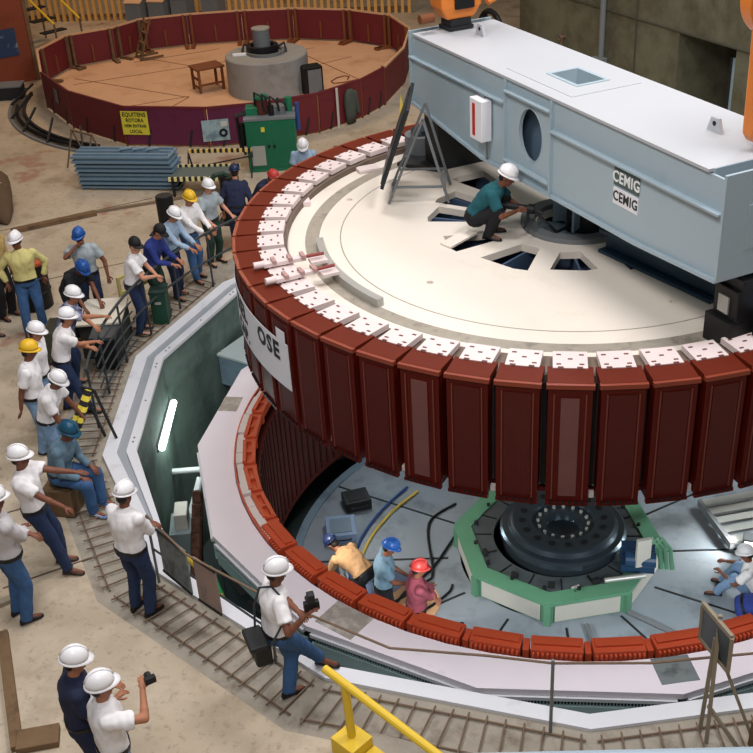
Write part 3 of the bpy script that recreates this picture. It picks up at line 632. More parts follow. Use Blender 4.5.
for x in (-.72,.72): MB().box((x,0,.06),(.08,1.2,.12)).build('side_rail',GREYM,t)
for nm,lab,pts in (('conduit_pipe','grey conduit pipe lying across the deck right of green housing',[pol(1.72,42,PF+.04),pol(4.1,52,PF+.04)]),('conduit_pipe','thin grey conduit pipe lying on the deck in front of green housing',[pol(1.72,18,PF+.04),pol(4.1,16,PF+.04)])):
    tag(MB().tube(pts,.045,8).build(nm,GREYM),lab,'pipe')
for lab,m,pts in (('black cable from blue helmet up to under the rotor',CABLE,[(-2.5,-1.9,PF+.02),(-2.3,-1.2,PF+.02),(-1.9,-.5,PF+.02),(-1.6,.4,PF+.02),(-1.2,1.6,PF+.02)]),
  ('black cable curving over the deck to left corner of green housing',CABLE,[(-2.6,-1.6,PF+.02),(-2.0,-.9,PF+.02),(-1.9,-.6,PF+.02),(-2.1,.6,PF+.02),(-1.7,1.2,PF+.02)]),
  ('thin black cable stretched across deck behind maroon shirt',CABLE,[(-2.4,-2.0,PF+.02),(-1.9,-1.5,PF+.02),(-1.6,-1.1,PF+.02),(-1.55,-.9,PF+.02)]),
  ('black cable running right from maroon shirt to housing base',CABLE,[(-2.3,-2.35,PF+.02),(-1.7,-1.9,PF+.02),(-1.3,-1.75,PF+.02)]),
  ('black lamp cable looping on the deck before the sitting person',CABLE,[(2.5,-1.4,PF+.02),(2.35,-1.7,PF+.02),(2.1,-2.1,PF+.02),(1.9,-2.5,PF+.02),(1.95,-2.9,PF+.02)]),
  ('yellow cable curved along left side of the deck',CYEL,[(-2.95,-1.7,PF+.03),(-3.1,-.9,PF+.03),(-3.05,0,PF+.03),(-2.8,.8,PF+.03),(-2.4,1.5,PF+.03)]),
  ('blue cable curved along left side of the deck',CBLUE,[(-3.02,-1.6,PF+.03),(-3.22,-.8,PF+.03),(-3.18,.1,PF+.03),(-2.95,.9,PF+.03),(-2.6,1.6,PF+.03)])):
    P=[Vector(p) for p in pts]; Q=[]
    for i in range(len(P)-1):
        p0=P[max(i-1,0)];p1=P[i];p2=P[i+1];p3=P[min(i+2,len(P)-1)]
        for q in range(6):
            u=q/6; Q.append(.5*((2*p1)+(p2-p0)*u+(2*p0-5*p1+4*p2-p3)*u*u+(3*p1-p0-3*p2+p3)*u**3))
    Q.append(P[-1]); tag(MB().tube(Q,.022,7).build('cable',m),lab,'cable')
for i,(p,d,rz,m,lab) in enumerate((((-3.55,-.9),(.5,.38,.12),20,GREYM,'grey open instrument case on the deck beside tan jacket'),((-3.55,.25),(.5,.55,.16),15,mat('pale_blue_case',(140,164,196),.5),'pale blue equipment case at left edge of the deck'),((-3.42,1.05),(.45,.4,.2),25,DARK,'dark equipment case at left edge of deck under the rotor'),((-2.62,-.95),(.75,.5,.03),55,mat('blue_grey_sheet',(96,116,150),.6),'flat blue-grey sheet lying on the deck behind tan jacket'))):
    t=thing('equipment_case' if i<3 else 'flat_sheet',lab,'case' if i<3 else 'sheet',(p[0],p[1],PF),rz)
    if i<3:
        MB().box((0,0,d[2]/2),d).build('body',m,t,bevel=.01); MB().box((0,0,d[2]+.005),(d[0]*.72,d[1]*.7,.01)).build('inset',BLACK if i!=1 else STEELB,t); MB().tube([(-d[0]*.3,-d[1]*.5-.02,d[2]*.6),(-d[0]*.3,-d[1]*.5-.05,d[2]*.6),(d[0]*.3,-d[1]*.5-.05,d[2]*.6),(d[0]*.3,-d[1]*.5-.02,d[2]*.6)],.012,6).build('handle',BLACK,t)
    else: MB().box((0,0,.015),d).build('sheet',m,t)
o=MB().lathe([(.01,0),(.55,0),(.55,.012),(.01,.012)],32).build('tan_mat',mat('tan_rubber_mat',(206,160,120),.7),None,(-2.25,-1.35,PF)); tag(o,'round tan mat on the deck behind the blue helmet','mat')
# work lamp
t=thing('work_lamp','black work lamp on low stand lighting the deck beside the sitting person','lamp',(3.1,.05,PF),170)
MB().box((0,0,.42),(.34,.22,.26)).build('housing',GREYM,t,bevel=.02); MB().box((0,.115,.42),(.28,.01,.2)).build('lens',mat('lamp_glass_lit',(255,250,240),.3,emit=4.),t); MB().cyl((0,0,0),(0,0,.3),.02).build('post',DARK,t)
for k in range(3): MB().beam((0,0,.16),(.22*math.cos(k*2.1),.22*math.sin(k*2.1),.0),.025,.02).build('leg',DARK,t)
# ---- left side of the pit: cooler, cabinet, pipes, hoses
t=thing('air_cooler','large blue-grey air cooler box fixed to the stator side','cooler',pol(5.70,-113.5,.06),-113.5)
MB().box((0,0,-1.12),(1.40,.68,.60)).build('casing',STEELB,t,bevel=.01); MB().box((0,0,-.83),(1.44,.72,.04)).build('lid',mat('pale_cooler_top',(176,190,188),.6,var=.08),t)
MB().tube([(.62,-.40+.2*math.cos(q*PI/8),-1.10+.26*math.sin(q*PI/8)) for q in range(9)],.05,8).build('pipe_bend',GREYM,t)
t=thing('fluorescent_lamp','lit fluorescent tube lamp mounted on the pit concrete wall','lamp')
p=V(-6.02,.30,-.92);q=V(-5.98,-.78,-.86)
wa,wb=pol(6.14,-92.33,-.80),pol(6.14,-68.33,-.80); p,q=wa.lerp(wb,.0),wa.lerp(wb,.52)
MB().tube([p,q],.05,10).build('tube',mat('tube_light_lit',(240,255,250),.3,emit=7.),t); MB().beam(p*1.012,q*1.012,.05,.13).build('fitting',GREYM,t)
t=thing('electrical_cabinet','grey electrical cabinet with smaller box on top in left pit gap','cabinet',(-5.70,-1.33,-4.0),-76)
MB().box((0,0,1.0),(.56,.34,2.0)).build('body',mat('cabinet_grey',(128,142,142),.5,var=.1),t,bevel=.01); MB().box((0,.03,2.14),(.36,.2,.28)).build('top_box',PALE,t,bevel=.01); MB().box((0,-.175,1.0),(.46,.01,1.8)).build('door',GREYM,t)
tag(MB().tube([(-6.12,-.35,-1.75),(-5.44,-.2,-1.75)],.05,10).build('bracing_pipe',PIPEW),'pale horizontal bracing pipe between pit wall and stator','pipe')
tag(MB().tube([(-5.58,-.55,-1.7),(-5.62,-1.0,-2.0),(-5.6,-1.5,-2.4),(-5.5,-2.1,-2.9),(-5.45,-2.3,-3.4)],.055,10).build('conduit_pipe',PIPEW),'white curved conduit going down in left pit gap','pipe')
t=thing('wrapped_bundle','brown wrapped cable bundles standing in left pit gap','bundle')
for k in range(4): MB().tube([(-5.42+.04*k,-1.15-.2*k,-1.5-.1*k),(-5.4+.05*k,-1.6-.2*k,-2.4),(-5.35+.05*k,-2.-.15*k,-3.4)],.085,8).build('bundle',BUND,t)
for k,(m,lab,pts) in enumerate(((NET,'green hose looped in pit gap under the hanging boards',[(-4.9,-3.0,-1.3),(-4.6,-3.3,-1.2),(-4.5,-3.6,-1.5),(-4.75,-3.5,-2.0),(-4.9,-3.2,-2.2)]),(NET,'green hose running down beside the looped hose',[(-4.55,-3.35,-1.1),(-4.3,-3.7,-1.3),(-4.35,-3.9,-1.9),(-4.4,-4.0,-2.6)]),(CYEL,'short yellow hose on top of the green hoses in pit gap',[(-4.95,-3.1,-1.15),(-4.7,-3.35,-1.1),(-4.5,-3.5,-1.15)]),(CYEL,'yellow hose end dangling beside green hoses in pit gap',[(-4.3,-3.75,-1.2),(-4.2,-3.85,-1.45),(-4.22,-3.9,-1.7)]))):
    tag(MB().tube(pts,.05,8).build('hose',m),lab,'hose')
# ---------------------------------------------------------------- rotor
ZT=2.664; ZB=1.125
rt=thing('rotor','huge generator rotor with red-brown poles and cream disc hanging above the stator','rotor',(0,0,0))
def slot(poly): return poly
b=MB().arc(0.001,3.79,RT-.10,RT,0,360,120); b=MB().prism([pol(3.79,3*i) for i in range(120)][::1],RT-.10,RT)
disc=b.build('disc',CREAM,rt)
cut=MB()
for a,r0,r1,w0,w1 in ((-141,1.55,2.35,.16,.30),(-119,1.25,1.98,.14,.26),(-99.5,1.12,1.86,.14,.28),(-65,1.02,1.66,.13,.27),(-30,.86,1.50,.14,.36),(5.5,.90,1.42,.13,.30),(42,1.05,1.6,.14,.32),(75,1.05,1.6,.14,.3),(108,1.05,1.6,.14,.3)):
    A=pol(1,a); T=V(A.y,-A.x,0)*-1; T=V(-A.y,A.x,0)
    cut.prism([A*r0-T*w0,A*r1-T*w1,A*(r1+.05)+T*(w1*.5),A*(r1)+T*w1,A*r0+T*w0],RT-.4,RT+.2)
for a,r in ((-41,2.49),(-104.4,3.23),(30,2.6),(130,2.7)): c=pol(r,a); cut.prism([(c.x+.045*math.cos(x*PI/6),c.y+.045*math.sin(x*PI/6)) for x in range(12)],RT-.05,RT+.1)
hub=V(.16,.08,0)
cut.prism([(hub.x+.54*math.cos(x*PI/16),hub.y+.54*math.sin(x*PI/16)) for x in range(32)],RT-.4,RT+.2)
boolean(disc,cut.build('cutter',CREAM))
disc.data.materials.clear(); disc.data.materials.append(CREAM)
MB().prism([pol(3.79,6*i) for i in range(60)],RT-.72,RT-.68).build('lower_disc',mat('dark_blue_web',(52,66,90),.6,var=.15),rt)
b=MB()
for k in range(16): b.box(pol(1.6,k*22.5+10,RT-.39),(.03,1.9,.58),k*22.5+10)
b.build('radial_web',mat('blue_web_steel',(70,90,116),.55,var=.12),rt)
MB().arc(3.36,3.55,RT,RT+.004,0,360,120).build('ground_band',GRIND,rt)
MB().arc(3.06,3.075,RT,RT+.003,0,360,120).build('scribed_line',GRIND,rt)
MB().arc(.57,.76,RT,RT+.07,0,360,64,hub).build('hub_ring',GREYM,rt)
for a in (10,70,130,190,250,310): MB().box(hub+pol(.4,a,RT-.12),(.2,.5,.05),a).build('hub_plate',STEELB,rt)
MB().arc(3.79,4.19,ZB+.06,2.585,0,360,130).build('rim',RIMT,rt)
mp=MB().box((0,-.085,0),(.455,.17,1.44)).box((0,.085,0),(.38,.19,1.50))
mp=mp.mesh('pole',POLE); 
mf=MB().box((0,-.172,-.01),(.29,.02,1.30)).mesh('pole_face',FACE); mfl=MB().box((0,-.172,-.02),(.19,.024,1.24)).mesh('pole_face',FACEL)
ms=MB().box((-.165,-.174,-.02),(.014,.02,1.34)).box((.165,-.174,-.02),(.014,.02,1.34)).mesh('damper_bar',mat('damper_bar_brown',(116,58,48),.4,var=.2))
mt=MB().box((0,.02,.735),(.475,.34,.07)).mesh('coil_top',POLET)
ml=MB().box((0,-.165,.742),(.495,.055,.05)).box((-.12,-.165,.715),(.02,.03,.02)).mesh('collar',LIP)
mk=MB().box((0,-.165,-.745),(.46,.05,.04))
for i in range(6): mk.box((-.17+.068*i,-.19,-.72),(.03,.02,.03),mi=1)
mk=mk.mesh('lower_collar',[POLE,BLACK])
mpad=MB().box((0,0,.055),(.365,.35,.07))
for x,y in ((-.12,.1),(.12,.1),(0,.01),(-.12,-.1),(.12,-.1)): mpad.box((x,y,.091),(.05,.026,.004),mi=1)
for x in (-.1,.1): mpad.box((x,-.165,.091),(.06,.03,.004),mi=1)
mpad=mpad.mesh('keeper_plate',[PAD,HOLE])
mgap=MB().box((0,0,0),(.05,.03,1.3)).mesh('pole_gap_wedge',mat('gap_wedge_dark',(30,24,24),.7)); mlite=MB().box((0,0,0),(.055,.05,.07)).mesh('coil_lead',mat('coil_lead_white',(216,206,198),.5))
zc=(ZT+ZB)/2
def inst(name,me,parent,loc,rz):
    o=bpy.data.objects.new(name,me); COL.objects.link(o); o.parent=parent; o.location=loc; o.rotation_euler=(0,0,rad(rz)); return o
NP=52
for k in range(NP):
    a=1.55+k*360/NP; aa=(a+180)%360-180
    p=inst('pole',mp,rt,pol(4.325,a,zc),a)
    vis=-115<aa<60
    inst('coil_top',mt,p,(0,0,0),0); inst('collar',ml,p,(0,0,0),0)
    if vis:
        light=k in (0,48,49) or False
        inst('pole_face',mfl if k in (0,49) else mf,p,(0,0,0),0); inst('damper_bar',ms,p,(0,0,0),0); inst('lower_collar',mk,p,(0,0,0),0)
        ag=a+180/NP
        inst('pole_gap_wedge',mgap,rt,pol(4.28,ag,zc),ag)
        if k%2==0: inst('coil_lead',mlite,rt,pol(4.42,ag,ZB+.10),ag)
    inst('keeper_plate',mpad,rt,pol(4.005,a,2.585),a)
MB().arc(4.20,4.26,ZB-.005,ZB+.05,0,360,104).build('lower_ring',POLE,rt)
# things lying on the rotor
def curvetext(body,size,a0,z,m,parent,r):
    cu=bpy.data.curves.new('t','FONT'); cu.body=body; cu.size=size; cu.extrude=.001; cu.align_x='CENTER'; cu.align_y='CENTER'; cu.resolution_u=2; cu.offset=.012; cu.space_character=1.15
    t=bpy.data.objects.new('t',cu); COL.objects.link(t); bpy.context.view_layer.update()
    me=bpy.data.meshes.new_from_object(t.evaluated_get(bpy.context.evaluated_depsgraph_get())); bpy.data.objects.remove(t)
    for v in me.vertices:
        x,y,zz=v.co; q=pol(r+.004+zz,a0+math.degrees(x/r),z+y); v.co=q
    me.materials.clear(); me.materials.append(m); o=bpy.data.objects.new('lettering',me); COL.objects.link(o); o.parent=parent; return o
bn=thing('banner','white cloth banner with black lettering hung round the left rotor poles','banner')
MB().lathe([(4.535,1.66),(4.535,2.30),(4.529,2.30),(4.529,1.66),(4.535,1.66)],24,-92,-44.5).build('cloth',WHITEP,bn)
curvetext('OSE',.32,-51.0,2.12,LETK,bn,4.536); curvetext('REL',.32,-64,2.12,LETK,bn,4.536); curvetext('CAP.',.26,-64,1.82,LETK,bn,4.536)
o=MB().lathe([(4.54,2.26),(4.54,2.46),(4.536,2.46),(4.536,2.26),(4.54,2.26)],4,-47.5,-45).build('paper_slip',WHITEP); tag(o,'white paper slip taped above the right end of the banner','paper')
o=MB().arc(3.30,3.40,RT,RT+.11,-76,-40,24).build('curved_bar',ALUM); tag(o,'curved pale metal bar lying on left of the rotor disc','bar')
for a,w in ((-62.5,'upper'),(-55.8,'lower')):
    t=thing('rim_clamp','%s of two pale clamping jigs set across the left rotor rim'%w,'clamp',pol(3.92,a,2.675),a,'clamping jigs on the rotor rim')
    MB().box((0,-.02,.05),(.10,.55,.05)).build('bar',PAD,t); MB().cyl((0,-.42,.06),(0,-.28,.06),.045).build('end_knob',PAD,t); MB().cyl((0,.27,.06),(0,.5,.06),.022).build('screw',mat('dull_red_steel',(140,62,56),.5),t)
    for y in (-.16,.05,.22): MB().box((0,y,.085),(.15,.05,.05)).build('bracket',mat('pink_grey_steel',(176,140,136),.5,var=.2),t)
    MB().box((0,.42,-.02),(.18,.22,.04)).build('foot_plate',PAD,t)
for (p,d,rz,lab) in (((-3.78,.62),(.18,.24,.07),20,'small white box lying at inner edge of the left rotor plates'),((-3.05,2.0),(.34,.22,.05),30,'white tray lying at inner rotor edge near the worker behind'),((-1.1,-3.62),(.26,.2,.06),-15,'small white block beside the front left keeper plates'),((.98,-3.58),(.24,.16,.06),12,'small white block beside the front right keeper plates'),((-2.35,-3.05),(.24,.2,.06),-40,'small white block beyond the curved bar end')):
    o=MB().box((p[0],p[1],RT+d[2]/2+.002),d,rz).build('small_block',PAD,bevel=.006); tag(o,lab,'block')
o=MB().box(pol(1.52,-66,RT+.04),(.20,.50,.03),Matrix.Rotation(rad(-40),3,'Z')@Matrix.Rotation(rad(6),3,'X')).build('slot_cover',CREAM); tag(o,'cream slot cover lying askew in front of the squatting worker','cover')
# power tool held by the squatting worker
t=thing('power_tool','black power tool with cable held by the squatting worker','tool',(-.60,-.40,RT+.40),-10)
MB().cyl((-.22,0,.02),(.12,0,0),.045).cyl((.12,0,0),(.2,0,-.01),.065).build('motor',BLACK,t); MB().tube([(.12,.0,-.02),(.14,-.1,-.12),(.10,-.16,-.22)],.02,8).build('side_handle',BLACK,t); MB().cyl((.2,0,-.01),(.32,0,-.06),.025).build('spindle',DARK,t)
tag(MB().tube([(-.42,-.42,RT+.38),(-.2,-.5,RT+.2),(-.1,-.45,RT+.08),(.1,-.2,RT+.09),(.25,.1,RT+.08)],.022,8).build('hose',CABLE),'black hose trailing from the power tool toward the rotor hub','hose')
# board on easel
ez=thing('display_board','dark framed display board seen edge-on on an A-frame easel on the rotor','board',(-2.10,1.05,RT),-86)
tl=Matrix.Rotation(rad(-20),3,'X')
MB().box(tl@V(0,-.60,.74),(1.3,.05,1.20),tl).build('board',DARK,ez); MB().box(tl@V(0,-.635,.74),(1.2,.01,1.10),tl).build('face',DGLASS,ez)
for x in (-.36,.36):
    MB().beam((x,-.45,0),(x,.08,1.25),.045,.035).build('leg',GREYM,ez); MB().beam((x,.42,0),(x,.08,1.25),.045,.035).build('leg',GREYM,ez)
    MB().beam((x,-.34,.25),(x,.36,.25),.035,.03).build('side_rail',GREYM,ez)
for y,z in ((-.4,.1),(.36,.2)): MB().beam((-.36,y,z),(.36,y,z),.035,.03).build('cross_rail',GREYM,ez)
o=MB().prism([(-.07,0),(.08,0),(0,.50)],-.01,.01).build('caution_sign',mat('yellow_board',(222,200,92),.5)); o.rotation_euler=(rad(84),0,rad(20)); o.location=(-2.72,3.62,2.69); tag(o,'yellow triangular board standing behind the dark display board','sign')
t=thing('steel_drum_jack','grey round steel jack standing on rotor rim behind the easel','jack',(-2.3,2.75,RT))
MB().cyl((0,0,0),(0,0,.34),.26,n=24).build('body',GREYM,t); MB().cyl((0,0,.34),(0,0,.42),.16,n=20).build('piston',GUNM,t); MB().box((.1,-.45,.03),(.7,.5,.06),-20).build('base_plate',DARK,t)

# ---------------------------------------------------------------- lifting beam (local axes: x along, y away from camera, z up)
BA=-56.; eb=V(.559,-.829,0); nb=V(.829,.559,0)
bm=thing('lifting_beam','long pale grey box-shaped lifting beam lying across the rotor','beam',(0,0,0),BA)
bot=lambda s: np.interp(s,[-3.2,-1.05,2.45,3.83],[3.52,3.28,3.33,3.42])
ss=[-3.2,-2.1,-1.05,0,.8,1.6,2.45,3.1,3.83]
def web(y,s0=-3.17,s1=3.80,th=.03):
    q=[s for s in ss if s0<s<s1]; q=[s0]+q+[s1]
    pl=[(s,bot(s)) for s in q]+[(s1,4.50),(s0,4.50)]
    n=len(pl); vs=[(s,y-th/2,z) for s,z in pl]+[(s,y+th/2,z) for s,z in pl]
    return MB().add(vs,[tuple(range(n)),tuple(reversed(range(n,2*n)))]+[(i,n+i,n+(i+1)%n,(i+1)%n) for i in range(n)])
wn=web(-.64).build('near_web',BEAMG,bm)
c=MB().loft([[(.14+.285*math.cos(q*PI/18),y,3.92+.355*math.sin(q*PI/18)) for q in range(36)] for y in (-.8,-.5)]).build('cutter',BEAMG); c.parent=bm
bpy.context.view_layer.update(); boolean(wn,c); wn.data.materials.clear(); wn.data.materials.append(BEAMG)
web(.64).build('far_web',BEAMG,bm)
MB().loft([[(.14+rr*.285*math.cos(q*PI/18),y,3.92+rr*.355*math.sin(q*PI/18)) for q in range(36)] for rr,y in ((1,-.662),(1,-.61),(.96,-.61),(.96,-.662),(1,-.662))],cap=False).build('oval_sleeve',BEAMG,bm)
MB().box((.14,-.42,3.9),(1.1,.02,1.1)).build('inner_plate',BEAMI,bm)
# top plate with hatch
top=MB().box((.23,0,4.535),(6.66,1.38,.035)).build('top_plate',BEAMLIT,bm)
c=MB().box((.15,.02,4.5),(.62,.42,.4)).build('cutter',BEAMLIT); c.parent=bm; bpy.context.view_layer.update(); boolean(top,c); top.data.materials.clear(); top.data.materials.append(BEAMLIT)
MB().ringprism([(-.2,-.23),(.5,-.23),(.5,.27),(-.2,.27)],[(-.15,-.18),(.45,-.18),(.45,.22),(-.15,.22)],4.1,4.57).build('hatch_frame',BEAMG,bm)
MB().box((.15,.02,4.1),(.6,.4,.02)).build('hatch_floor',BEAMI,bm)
MB().ringprism([(-.72,-.5),(.80,-.5),(.80,.52),(-.72,.52)],[(-.16,-.19),(.46,-.19),(.46,.23),(-.16,.23)],4.552,4.560).build('doubler_plate',BEAMLIT,bm)
b=MB()
q=[(s,float(bot(s))) for s in ss]
for (s0,z0),(s1,z1) in zip(q,q[1:]): b.beam((s0,0,z0-.015),(s1,0,z1-.015),1.42,.035)
b.build('bottom_flange',BEAMG,bm)
def endpl(s):
    z=float(bot(s)); return MB().box((s,0,(4.55+z)/2),(.035,1.40,4.55-z+.04))
endpl(-3.2).build('end_plate',BEAMG,bm); endpl(3.83).build('end_plate',BEAMG,bm)
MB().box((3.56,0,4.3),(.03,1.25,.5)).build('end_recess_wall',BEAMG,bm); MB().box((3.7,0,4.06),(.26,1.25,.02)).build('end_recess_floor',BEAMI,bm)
for s in (-.44,.66): MB().box((s,-.675,(4.51+float(bot(s)))/2),(.025,.07,4.51-float(bot(s)))).build('rib',BEAMG,bm)
for s0,s1,z in ((-3.18,-.46,4.20),(.68,3.81,4.14),(-.43,.65,4.37),(-.43,.65,3.44)): MB().box(((s0+s1)/2,-.69,z),(s1-s0,.085,.025)).build('ledge',BEAMG,bm)
MB().box((4.0-.15,-.1,3.95),(.01,.55,.5)).build('end_cover',BEAMG,bm,bevel=.004)
def lug(s,y):
    b=MB(); pts=[(-.12,0),(.12,0),(.06,.16),(-.06,.16)]
    vs=[(s+x,y-.02,4.552+z) for x,z in pts]+[(s+x,y+.02,4.552+z) for x,z in pts]
    b.add(vs,[(0,1,2,3),(7,6,5,4),(0,4,5,1),(1,5,6,2),(2,6,7,3),(3,7,4,0)]); b.cyl((s,y-.024,4.65),(s,y+.024,4.65),.028,mi=1,n=12); return b
lug(-2.39,.06).build('lifting_lug',[BEAMLIT,BLACK],bm); lug(2.70,.09).build('lifting_lug',[BEAMLIT,BLACK],bm)
bx=MB().box((-.96,-.76,3.86),(.32,.16,.56)).build('control_box',WHITEP,bm,bevel=.008)
MB().box((-1.0,-.845,3.86),(.06,.012,.44)).build('red_stripe',RED,bx); MB().box((-1.02,-.70,4.16),(.2,.05,.05)).build('bracket',GREYM,bx); MB().cyl((-.9,-.70,3.58),(-.9,-.70,3.3),.015).build('conduit',GREYM,bx)
MB().box((2.19,-.66,3.97),(.47,.012,.205)).build('dark_emblem_plate',SGNG,bm); MB().box((2.19,-.66,3.74),(.47,.012,.20)).build('white_emblem_plate',WHITEP,bm)
text('emblem_lettering','CEMIG',.185,LETW,bm,(2.19,-.668,3.97),(rad(90),0,0),sx=.88); text('emblem_lettering','CEMIG',.165,LETK,bm,(2.19,-.668,3.74),(rad(90),0,0),sx=.9)
MB().tube([(3.86,.35,3.55),(3.9,.42,3.6),(3.88,.5,3.56)],.03,6).build('cable_stub',BLACK,bm)
# supports below the ends and belly
def bl(s,t,z=0): return eb*s+nb*t+V(0,0,z)
t=thing('support_block','black stacked support block with blue white rag under right beam end','block',bl(3.66,.12,RT),BA)
MB().box((0,-.02,.17),(.42,1.1,.34)).build('lower_block',BLACK,t,bevel=.01); MB().box((.02,0,.52),(.38,1.0,.36)).build('jack_block',BLACK,t,bevel=.01); MB().box((-.0,-.51,.5),(.16,.02,.2)).build('label_plate',ALUM,t); MB().box((0,0,.76),(.4,.9,.12)).build('packing',DARK,t)
o=MB().box((0,0,0),(.34,.3,.05),Matrix.Rotation(rad(20),3,'X')).ell((.05,0,.03),(.16,.12,.06)).ell((-.12,.05,.02),(.12,.12,.05)).build('rag',CLOTHB); o.location=bl(4.06,.05,RT+.43); tag(o,'blue and white rag on black block below right beam end','rag')
MB().box((.40,-.05,.2),(.30,.5,.4)).build('side_block',BLACK,t,bevel=.01)
t=thing('support_block','dark support block under the far left beam end','block',bl(-2.95,0,RT),BA); MB().box((0,0,.42),(.45,1.0,.84)).build('block',DARK,t,bevel=.01); MB().box((0,0,.87),(.4,.9,.06)).build('packing',BLACK,t)
t=thing('hub_seat','dark blue steel seat joining beam belly and rotor hub','support',bl(.2,.2,RT),BA)
MB().cyl((0,.05,.0),(0,.05,.75),.30,n=32).build('column',DARK,t)
for k in range(6): MB().box(V(.38*math.cos(k*PI/3),.05+.38*math.sin(k*PI/3),.3),(.2,.03,.45),math.degrees(k*PI/3)).build('gusset',STEELB,t)
t=thing('steel_girder','dark blue steel girder lying on the rotor disc below the beam','girder',bl(1.9,.15,RT+.002),BA+8); MB().box((0,0,.02),(1.9,.3,.04)).box((0,0,.16),(1.9,.03,.24)).box((0,0,.30),(1.9,.3,.04)).build('girder',mat('girder_blue',(40,66,84),.5,var=.15),t)
# crane hooks
hk=thing('crane_hook','orange crane hook block with dark window above the far left beam end','crane hook',bl(-2.98,-.02,4.56),BA)
MB().box((0,0,.03),(.34,.40,.05)).build('base_plate',DARK,hk); MB().box((0,0,.11),(.3,.34,.1)).build('neck',DARK,hk)
b=MB(); vs=[]
for z,hx_,hy in ((.16,.15,.22),(.34,.19,.33),(1.2,.2,.38),(2.6,.2,.38)): vs.append([(-hx_,-hy,z),(hx_,-hy,z),(hx_,hy,z),(-hx_,hy,z)])
b.loft(vs).build('cheek_block',ORANGE,hk,bevel=.03)
MB().box((.215,.03,.62),(.03,.32,.62)).build('window',BLACK,hk,bevel=.01); MB().cyl((.18,.42,.35),(.18,.60,.42),.06).build('pin',ORANGE,hk)
MB().cyl((0,-.6,.2),(0,-.38,.2),.07).build('shackle',BROWNW,hk)
MB().cyl((0,0,2.5),(0,0,8),.06).build('cable',DARK,hk)
hk=thing('crane_hook','large orange crane hook arm with round cheek at right beam end','crane hook',bl(3.34,.33,4.60),BA)
vs=[]
for z,w_ in ((.03,.30),(.12,.36),(.9,.38),(1.5,.40),(3.6,.42)): vs.append([(-.10,-w_,z),(.10,-w_,z),(.10,w_,z),(-.10,w_,z)])
MB().loft(vs).build('arm',ORANGE,hk,bevel=.025)
MB().cyl((-.14,-.14,1.50),(.02,-.14,1.50),.40,n=40).build('cheek_disc',ORANGE,hk,bevel=.015); MB().box((-.15,-.40,1.66),(.03,.07,.34),Matrix.Rotation(rad(-18),3,'X')).build('cheek_slot',BLACK,hk)
MB().box((.12,-.1,1.25),(.06,.6,.12)).build('stiffener',ORANGE,hk); MB().box((.12,.1,.35),(.05,.3,.5)).build('lower_pad',ORANGE,hk)
MB().cyl((0,0,3.5),(0,0,9),.08).build('cable',DARK,hk)
o=MB().beam((0,0,0),(.16,.22,.46),.10,.12).build('shackle_bar',mat('rust_orange_bar',(176,92,52),.5,var=.2)); o.location=bl(3.74,.22,4.08); tag(o,'rusty orange shackle bar standing in right beam end recess','shackle')
# dark machinery beyond the beam
t=thing('cable_reel','black cable reel machine standing beyond far end of the beam','machine',(-2.3,14.6,0),-54)
MB().box((0,0,.5),(.9,.5,1.0)).build('base',BLACK,t,bevel=.02); MB().tube([(.55+.5*math.cos(q*PI/10),0,1.55+.5*math.sin(q*PI/10)) for q in range(21)],.07,8).build('wheel',BLACK,t)
MB().beam((-1.5,0,2.0),(.2,0,1.3),.07,.09).build('arm',ALUM,t); MB().cyl((-.1,-.3,1.15),(-.1,.3,1.15),.28).build('drum',DARK,t)
for k in range(3): MB().beam((.55,0,1.55),(.55+.48*math.cos(k*2.1),0,1.55+.48*math.sin(k*2.1)),.05,.05).build('spoke',BLACK,t)
# ---------------------------------------------------------------- neighbouring pit ring behind
RV=[(-4.55,13.2),(-4.95,12.2),(-5.80,11.08),(-6.95,10.4),(-8.2,10.02),(-10.25,10.12),(-12.1,11.35),(-13.5,13.0),(-14.55,15.2),(-14.35,16.75),(-13.25,17.6),(-12.75,18.55),(-11.45,19.08),(-9.85,19.45),(-8.3,19.62),(-6.55,19.35),(-5.2,18.6),(-4.4,17.0),(-4.3,15.0)]
struct(MB().prism([(-9.3+(x+9.3)*.985,14.9+(y-14.9)*.985) for x,y in RV],-.02,.03).build('floor_wood',WOOD))
sm=MB()
for a,b_ in (((-13.6,15.0),(-7.5,18.6)),((-12.4,12.4),(-9.9,13.9)),((-10.6,11.1),(-9.9,13.8)),((-9.9,13.8),(-13.8,15.6)),((-8.8,12.4),(-7.3,10.9)),((-12.6,17.2),(-10.4,18.6)),((-7.9,18.2),(-5.0,14.6)),((-6.2,17.6),(-7.4,16.4)),((-7.3,13.4),(-5.4,12.4)),((-10.2,16.5),(-12.9,17.9)),((-8.5,11.9),(-10.8,11.2))):
    sm.beam((a[0],a[1],.032),(b_[0],b_[1],.032),.03,.008)
struct(sm.build('trim_3',mat('floor_seam',(128,84,56),.8)))
near_lab=['maroon barrier board partly hidden behind far left end of the grey beam','maroon barrier board behind the easel and rotor rim','dark maroon barrier board right of the green cabinet','purple maroon barrier board behind the green cabinet with picture poster','purple maroon barrier board with yellow warning sign','dark maroon barrier board left of the yellow warning sign','maroon barrier board at near left bend of the back ring','maroon barrier board at leftmost tip of the back ring']
far_lab=['maroon barrier board just past left tip on the far side','short maroon barrier board left of the ladder on far side','maroon barrier board behind the open wooden ladder','maroon barrier board with wooden props behind the brown table','maroon barrier board straight behind the grey concrete cylinder','maroon barrier board right of the concrete cylinder on far side','maroon barrier board left of the beam corner on far side','maroon barrier board at far right bend behind the grey beam','maroon barrier board on right side of back ring hidden by beam','maroon barrier board at near right side of back ring']
H=.95
